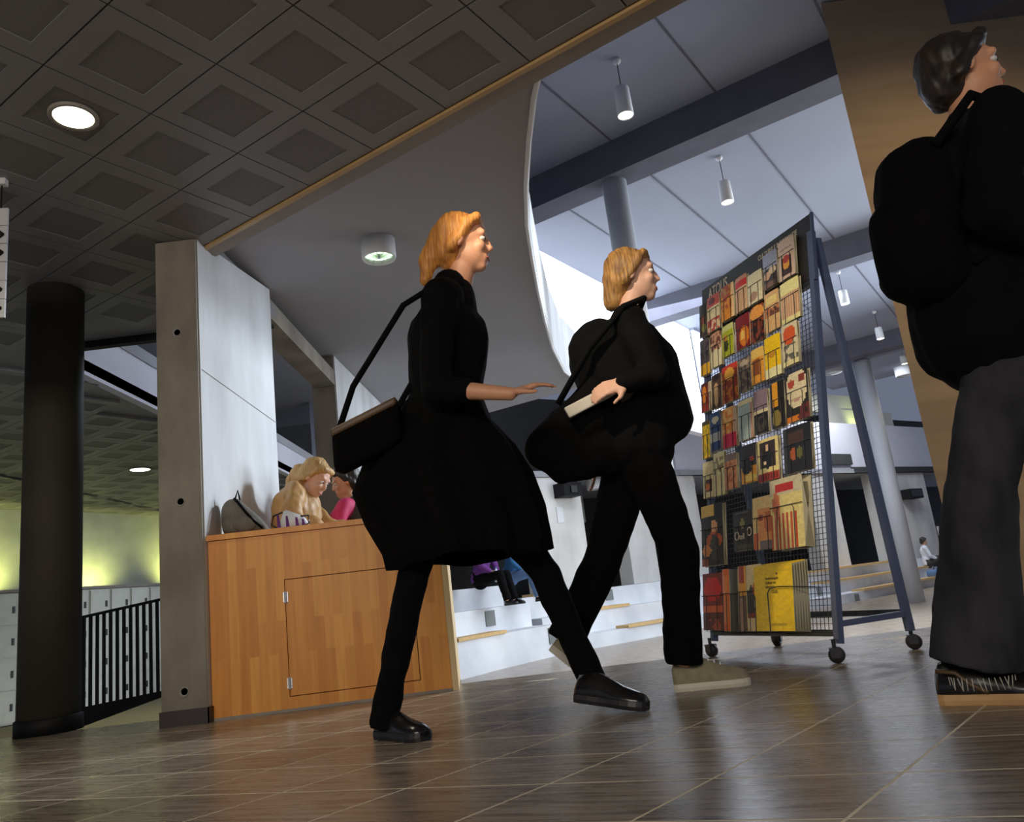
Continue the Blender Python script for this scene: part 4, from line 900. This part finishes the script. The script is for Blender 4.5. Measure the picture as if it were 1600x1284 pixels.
tag(build('collar', remesh((lambda b: (cap(b, AJ['neck']-V(.02, .05, .03), AJ['neck']-V(.02, -.05, .03), .062, .062), b)[1])(bmesh.new()), .01, 2), M['cloth_black'], A, True), 'raised black collar')
# her shoulder bag
bg = thing('shoulder_bag', 'brown-black leather shoulder bag flying behind the first walker', 'bag', (-.53, 2.62, 1.00))
b_ = bmesh.new(); box(b_, -.085, .15, -.05, .05, -.10, .04, bev=.025)
for v in b_.verts: v.co.z += .38*(v.co.x) + .01*math.sin(v.co.x*40)
build('bag_body', b_, M['cloth_black2'], bg, True)
b_ = bmesh.new(); box(b_, -.085, .145, -.055, .053, .020, .048, bev=.01)
for v in b_.verts: v.co.z += .38*(v.co.x)
tag(build('flap', b_, M['bag_brown'], bg, True), 'brown top flap')
b_ = bmesh.new(); tube(b_, [(-.07, 0, .01), (.0, -.03, .16), (.20, -.06, .42), (.34, -.02, .51), (.36, .10, .50), (.25, .14, .30), (.12, .06, .07)], .011, 8); build('strap', b_, M['cloth_black'], bg, True)

# second walker: black jacket and trousers, beige shoes
B_J = dict(head=(.562, 3.05, 1.615), neck=(.515, 3.06, 1.49), shoR=(.485, 2.90, 1.385), shoL=(.53, 3.21, 1.395), chest=(.490, 3.05, 1.27), waist=(.475, 3.05, 1.06), hip=(.460, 3.05, .93),
           elbR=(.545, 2.82, 1.13), wriR=(.435, 2.80, 1.115), hanR=(.36, 2.80, 1.10), elbL=(.36, 3.28, 1.15), wriL=(.30, 3.30, .94), hanL=(.31, 3.30, .86),
           kneR=(.555, 2.99, .495), ankR=(.512, 3.0, .115), kneL=(.28, 3.12, .49), ankL=(.10, 3.10, .23),
           heelR=(.465, 3.03, .0), toeR=(.735, 2.99, .0), heelL=(.03, 3.10, .19), toeL=(.20, 3.10, .025))
Bp, BJ, BP, Brot = person_std('woman in black jacket and trousers with beige shoes, light brown hair', B_J, (1, -.2, -.06),
    dict(base=(.48, 3.05, 0), right=(.1, -1, 0), top='cloth_black', trousers='cloth_black2', hair='hair_brown', shoe='shoe_beige', sole='sole_pale', laces='white_shirt', leg=(.100, .075, .070), hem=1.06, skin='skin_pale',
         hair_extra=[((0, -.07, .0), (0, -.085, -.09), .060, .045)], trunk=(.165, .155, .165), palmR=(0, .7, -.5), shupL=(1, 0, 1), seed=4.1, shh=.088, shw=.046,
         extra_top=[((.40, 3.05, 1.30), (.44, 3.05, 1.0), .15, .13), ((.56, 3.05, 1.25), (.58, 3.05, 1.02), .125, .13)]))
bg2 = thing('shoulder_bag', 'large black soft bag slung behind the second walker', 'bag', (.24, 2.98, .98))
b_ = bmesh.new(); cap(b_, (-.10, 0, -.04), (.10, 0, .10), .105, .12, .7, (0, 1, 0)); cap(b_, (-.06, 0, -.10), (.13, 0, -.08), .09, .10, .7, (0, 1, 0)); build('bag_body', remesh(b_, .012, 3, .014, seed=8), M['cloth_black2'], bg2, True)
b_ = bmesh.new(); tube(b_, [(-.06, -.02, .12), (.08, -.10, .30), (.23, -.14, .44), (.33, -.04, .50), (.30, .12, .45), (.16, .14, .22), (.10, .04, .14)], .013, 8); build('strap', b_, M['cloth_black'], bg2, True)
np_ = thing('folded_paper', 'pale folded newspaper sticking out of the black soft bag', 'newspaper', (.295, 2.87, 1.075)); np_.rotation_euler = (0, math.radians(-21), 0)
build('sheets', bx(-.10, .10, -.012, .012, -.022, .022, bev=.006), M['paper'], np_)

# third walker: man cut by the right edge
C_J = dict(head=(1.40, 2.02, 1.70), neck=(1.38, 2.03, 1.57), shoR=(1.35, 1.86, 1.46), shoL=(1.37, 2.22, 1.46), chest=(1.34, 2.03, 1.34), waist=(1.32, 2.05, 1.15), hip=(1.32, 2.07, .97),
           elbR=(1.24, 1.82, 1.19), wriR=(1.42, 1.78, 1.06), hanR=(1.50, 1.79, 1.05), elbL=(1.42, 2.30, 1.18), wriL=(1.58, 2.27, 1.06), hanL=(1.65, 2.25, 1.05),
           kneR=(1.205, 2.10, .54), ankR=(1.115, 2.15, .125), kneL=(1.62, 2.12, .56), ankL=(1.66, 2.16, .13),
           heelR=(1.025, 2.215, .0), toeR=(1.28, 2.05, .0), heelL=(1.60, 2.2, .03), toeL=(1.86, 2.1, .05))
Cp, CJ, CP, Crot = person_std('man in bulky black jacket and grey jeans at the right picture edge', C_J, (1, -.25, 0),
    dict(base=(1.32, 2.07, 0), right=(.15, -1, 0), top='cloth_black', trousers='jeans', hair='hair_dark', shoe='shoe_black', sole='sole_tan', laces='white_shirt', leg=(.105, .085, .112), hem=1.08, trunk=(.185, .185, .195), flat=1.05, shh=.085, shw=.052, seed=9.0, wr=.014,
         sleeve=(.08, .07, .056)))
b_ = bmesh.new()      # tan trim on the near shoe, frayed hem
hR, tR = CJ['heelR'], CJ['toeR']; f = (tR-hR).normalized(); r = f.cross(V(0, 0, 1))
tube(b_, [hR+f*.01+r*.036+V(0, 0, .085), hR+f*.055+r*.041+V(0, 0, .080), hR+f*.085+r*.043+V(0, 0, .05), hR+f*.12+r*.045+V(0, 0, .03)], .006, 8)
tag(build('shoe_trim', b_, M['bag_brown'], Cp, True), 'tan curved stripe')
b_ = bmesh.new()
for k in range(40):
    a = 2*PI*k/40; c = CJ['ankR']+V(math.cos(a)*.080, math.sin(a)*.080, -.055); tube(b_, [c, c+V(random.uniform(-.006, .006), random.uniform(-.006, .006), -.030)], .0013, 4)
tag(build('frayed_hem', b_, M['paper'], Cp, True), 'pale frayed threads')
bp_ = thing('backpack', 'black backpack on the back of the man at the right edge', 'backpack', (1.17, 2.03, 1.26))
b_ = bmesh.new(); cap(b_, (.02, -.02, .12), (-.01, -.02, -.12), .115, .125, 1.1, (0, 1, 0)); cap(b_, (-.05, -.02, .0), (-.05, -.02, -.10), .085, .09); build('bag_body', remesh(b_, .012, 3, .010, seed=2), M['cloth_black2'], bp_, True)
b_ = bmesh.new(); tube(b_, [(.02, -.14, .16), (.12, -.18, .27), (.24, -.16, .22), (.27, -.15, .05), (.18, -.17, -.12), (.04, -.13, -.17)], .014, 8); build('strap', b_, M['cloth_black'], bp_, True)

# pair sitting behind the counter
D_J = dict(head=(-1.215, 4.62, 1.215), neck=(-1.30, 4.63, 1.165), shoR=(-1.30, 4.47, 1.12), shoL=(-1.34, 4.80, 1.10), chest=(-1.34, 4.63, 1.06), waist=(-1.36, 4.66, .85), hip=(-1.36, 4.72, .62),
           elbR=(-1.27, 4.34, .93), wriR=(-1.15, 4.33, .905), hanR=(-1.08, 4.36, .90), elbL=(-1.16, 4.78, .93), wriL=(-1.02, 4.66, .905), hanL=(-.97, 4.60, .90),
           kneR=(-1.02, 4.60, .50), ankR=(-1.04, 4.62, .08), kneL=(-1.02, 4.80, .50), ankL=(-1.04, 4.80, .08), heelR=(-1.08, 4.62, 0), toeR=(-.86, 4.60, 0), heelL=(-1.08, 4.80, 0), toeL=(-.86, 4.80, 0))
person_std('blond woman in tan jacket bending over the counter', D_J, (.9, -.25, -.65), dict(base=(-1.4, 4.64, 0), right=(.1, -1, 0), top='tan_jacket', trousers='jeans', hair='hair_blond', shoe='shoe_brown', s=.96, hup=(.5, 0, .8),
    hair_extra=[((0, -.08, .03), (0, -.125, .0), .032, .042), ((0, -.125, .0), (0, -.135, -.08), .042, .032), ((0, -.135, -.08), (0, -.12, -.15), .030, .014)], wr=.024, vox=.009, seed=6, trunk=(.15, .14, .16), skin='skin_pale'))
E_J = dict(head=(-1.127, 5.041, 1.244), neck=(-1.100, 5.062, 1.137), shoR=(-1.068, 5.255, 1.062), shoL=(-1.111, 4.891, 1.062), chest=(-1.100, 5.073, 0.998), waist=(-1.089, 5.094, 0.827), hip=(-1.068, 5.126, 0.600),
           elbR=(-1.164, 5.319, 0.934), wriR=(-1.250, 5.190, 0.939), hanR=(-1.292, 5.126, 0.934), elbL=(-1.175, 4.827, 0.945), wriL=(-1.250, 4.763, 0.939), hanL=(-1.292, 4.753, 0.934),
           kneR=(-1.378, 5.287, 0.500), ankR=(-1.356, 5.287, 0.080), kneL=(-0.844, 4.934, 0.500), ankL=(-0.844, 4.913, 0.080), heelR=(-1.314, 5.287, 0.000), toeR=(-1.527, 5.287, 0.000), heelL=(-0.822, 4.934, 0.000), toeL=(-0.929, 4.742, 0.000))
Eo, EJ, EP, Erot = person_std('dark-haired person in magenta top and open dark jacket behind the counter', E_J, (-.9, -.35, -.3), dict(base=(-1.08, 5.08, 0), right=(-.1, 1, 0), top='magenta', top_name='top', trousers='cloth_black', hair='hair_dark', shoe='shoe_black', s=.92, vox=.009, seed=7, trunk=(.13, .12, .13)))
b_ = bmesh.new(); cap(b_, EJ['chest']+V(.07, 0, .05), EJ['waist']+V(.07, 0, 0), .12, .12, 1.5, (0, 1, 0)); build('jacket', remesh(b_, .012, 3, .01), M['dark_grey_coat'], Eo, True)
for nm, lab, x, y in (('stool', 'stool under the blond woman behind the counter', -1.36, 4.72), ('stool', 'stool under the person in magenta behind the counter', -1.06, 5.13)):
    t = thing(nm, lab, 'stool', (x, y, 0)); b_ = bmesh.new(); lathe(b_, [(.17, .41), (.17, .45), (.15, .465)], 24); build('seat', b_, M['black'], t, True)
    for k in range(4):
        b_ = bmesh.new(); a = PI/4+k*PI/2; tube(b_, [(math.cos(a)*.12, math.sin(a)*.12, .41), (math.cos(a)*.18, math.sin(a)*.18, 0)], .011, 8); build('leg', b_, M['chrome'], t, True)

# bags standing on the counter
CT = CH
b1 = thing('backpack', 'slumped grey canvas backpack on the counter against the pillar', 'backpack', (-1.43, 4.04, CT), math.radians(4))
b_ = bmesh.new(); rs = []
for (cx_, z, rx, ry) in ((0.0, .003, .105, .062), (.0, .03, .115, .070), (-.025, .09, .095, .066), (-.050, .14, .068, .055), (-.060, .175, .045, .040), (-.055, .195, .020, .02)):
    rs.append([Vector((cx_+rx*math.copysign(abs(math.cos(a))**.7, math.cos(a)), ry*math.copysign(abs(math.sin(a))**.7, math.sin(a)), z)) for a in [2*PI*i/28 for i in range(28)]])
rings(b_, rs); bb = build('bag_body', b_, M['bag_grey'], b1, True); md = bb.modifiers.new('s', 'SUBSURF'); md.levels = 1; md.render_levels = 1
b_ = bmesh.new(); tube(b_, [(-.045, -.03, .19), (-.02, -.055, .165), (.02, -.068, .11), (.06, -.072, .06), (.10, -.066, .02)], .007, 6); build('strap', b_, M['cloth_black'], b1, True)
b_ = bmesh.new(); tube(b_, [(-.05, 0, .19), (-.035, .0, .235), (-.025, 0, .185)], .005, 6); build('haul_loop', b_, M['cloth_black'], b1, True)
b_ = bmesh.new(); ell(b_, (.012, -.062, .05), (.062, .022, .042)); build('front_pocket', b_, M['bag_grey'], b1, True)
b2 = thing('handbag', 'white and purple patterned handbag on the counter before the blond woman', 'handbag', (-1.185, 4.04, CT), math.radians(4))
b_ = bmesh.new(); R_ = [[Vector((x, y, z)) for x, z in ((-.075, 0), (.085, 0), (.055, .062), (-.035, .105))] for y in (-.04, .04)]; rings(b_, R_); bmesh.ops.bevel(b_, geom=b_.edges[:], offset=.008, segments=2, affect='EDGES')
build('bag_body', b_, M['white_shirt'], b2, True)
b_ = bmesh.new()
for k, x in enumerate((-.062, -.018, .030, .062)): R_ = [[Vector((x+dx*.5, y, z)) for dx, z in ((-.018, .004), (.018, .004), (.0, .08-.012*k), (-.02, .08-.012*k))] for y in (-.043, -.040)]; rings(b_, R_)
tag(build('dark_stripe', b_, M['purple'], b2), 'dark purple stripes')
b_ = bmesh.new(); tube(b_, [(-.045, -.03, .09), (-.09, -.035, .075), (-.10, -.04, .03), (-.075, -.045, .012)], .005, 8); tube(b_, [(.045, -.03, .06), (.085, -.035, .06), (.09, -.045, .02), (.07, -.045, .01)], .005, 8); build('handle', b_, M['shoe_brown'], b2, True)

# ------------------------------------------------------------------ people on the far steps
def sitter(lab, hipp, facing, top, trou, hair, seatz, footz, s=1.0, lean=.0, reach=.45, shoe='shoe_black', skin='skin_pale', cross=False):
    f = Vector((*facing, 0)).normalized(); r = Vector((f.y, -f.x, 0)); hp = Vector((*hipp, seatz+.11*s)); z = V(0, 0, 1)
    ch = hp+z*.36*s+f*lean; J = dict(hip=hp, waist=hp+z*.14*s+f*lean*.4, chest=ch, neck=ch+z*.17*s+f*lean*.4, head=ch+z*.30*s+f*(lean*.6+.03))
    for q, k in (('R', 1), ('L', -1)):
        J['sho'+q] = ch+z*.09*s+r*.165*k*s; J['elb'+q] = ch-z*.16*s+r*.20*k*s+f*.08; J['wri'+q] = hp+z*.08*s+r*.10*k*s+f*.28*s; J['han'+q] = J['wri'+q]+f*.08*s-r*.02*k
        kn = hp+f*reach*s+r*.10*k*s+z*(.02 if not (cross and q == 'R') else .14); J['kne'+q] = kn
        an = Vector((*(kn+f*.10*s)[:2], footz+.09*s)) if not (cross and q == 'R') else kn+f*.22*s-z*.18
        J['ank'+q] = an; J['heel'+q] = an-z*.09*s-f*.05; J['toe'+q] = an-z*.09*s+f*.19*s
    return person_std(lab, {k: tuple(v) for k, v in J.items()}, tuple(f+V(0, 0, -.15)), dict(base=tuple(hp-z*.11*s), right=tuple(r), top=top, trousers=trou, hair=hair, shoe=shoe, s=s, vox=.013, skin=skin, top_name='top', trunk=(.14, .13, .15)))
sitter('seated person in purple top and dark open coat on the far left steps', (-.84, 13.05), (.75, -.45), 'purple', 'cloth_black', 'hair_brown', .64, .28, lean=.10)
sitter('seated person in blue top and blue jeans on the far left steps', (-.36, 13.60), (.85, -.50), 'blue_top', 'blue_denim', 'hair_dark', .64, .28, lean=.12)
bt = thing('water_bottle', 'clear water bottle standing beside the purple-topped sitter', 'bottle', (-.56, 12.86, .66))
b_ = bmesh.new(); lathe(b_, [(.001, 0), (.038, 0), (.040, .02), (.036, .08), (.040, .14), (.034, .17), (.015, .20), (.014, .215)], 20); build('bottle_body', b_, M['bottle'], bt, True)
b_ = bmesh.new(); lathe(b_, [(.001, .213), (.017, .213), (.017, .235), (.001, .235)], 16); build('cap', b_, M['blue_denim'], bt, True)
mh = sitter('man in white shirt and dark jacket sitting with crossed legs at far right', (10.95, 22.55), (.95, -.25), 'white_shirt', 'dark_grey_coat', 'hair_dark', -.12, -.40, s=.9, cross=True)
nb = thing('travel_bag', 'blue bag lying on the low step right of the seated man', 'bag', (10.75, 21.75, -.415), .6)
b_ = bmesh.new(); box(b_, -.30, .30, -.14, .14, .0, .22, bev=.07); build('bag_body', b_, M['blue_denim'], nb, True)
b_ = bmesh.new(); tube(b_, [(-.12, 0, .21), (-.08, 0, .30), (.08, 0, .30), (.12, 0, .21)], .012, 8); build('handle', b_, M['black'], nb, True)
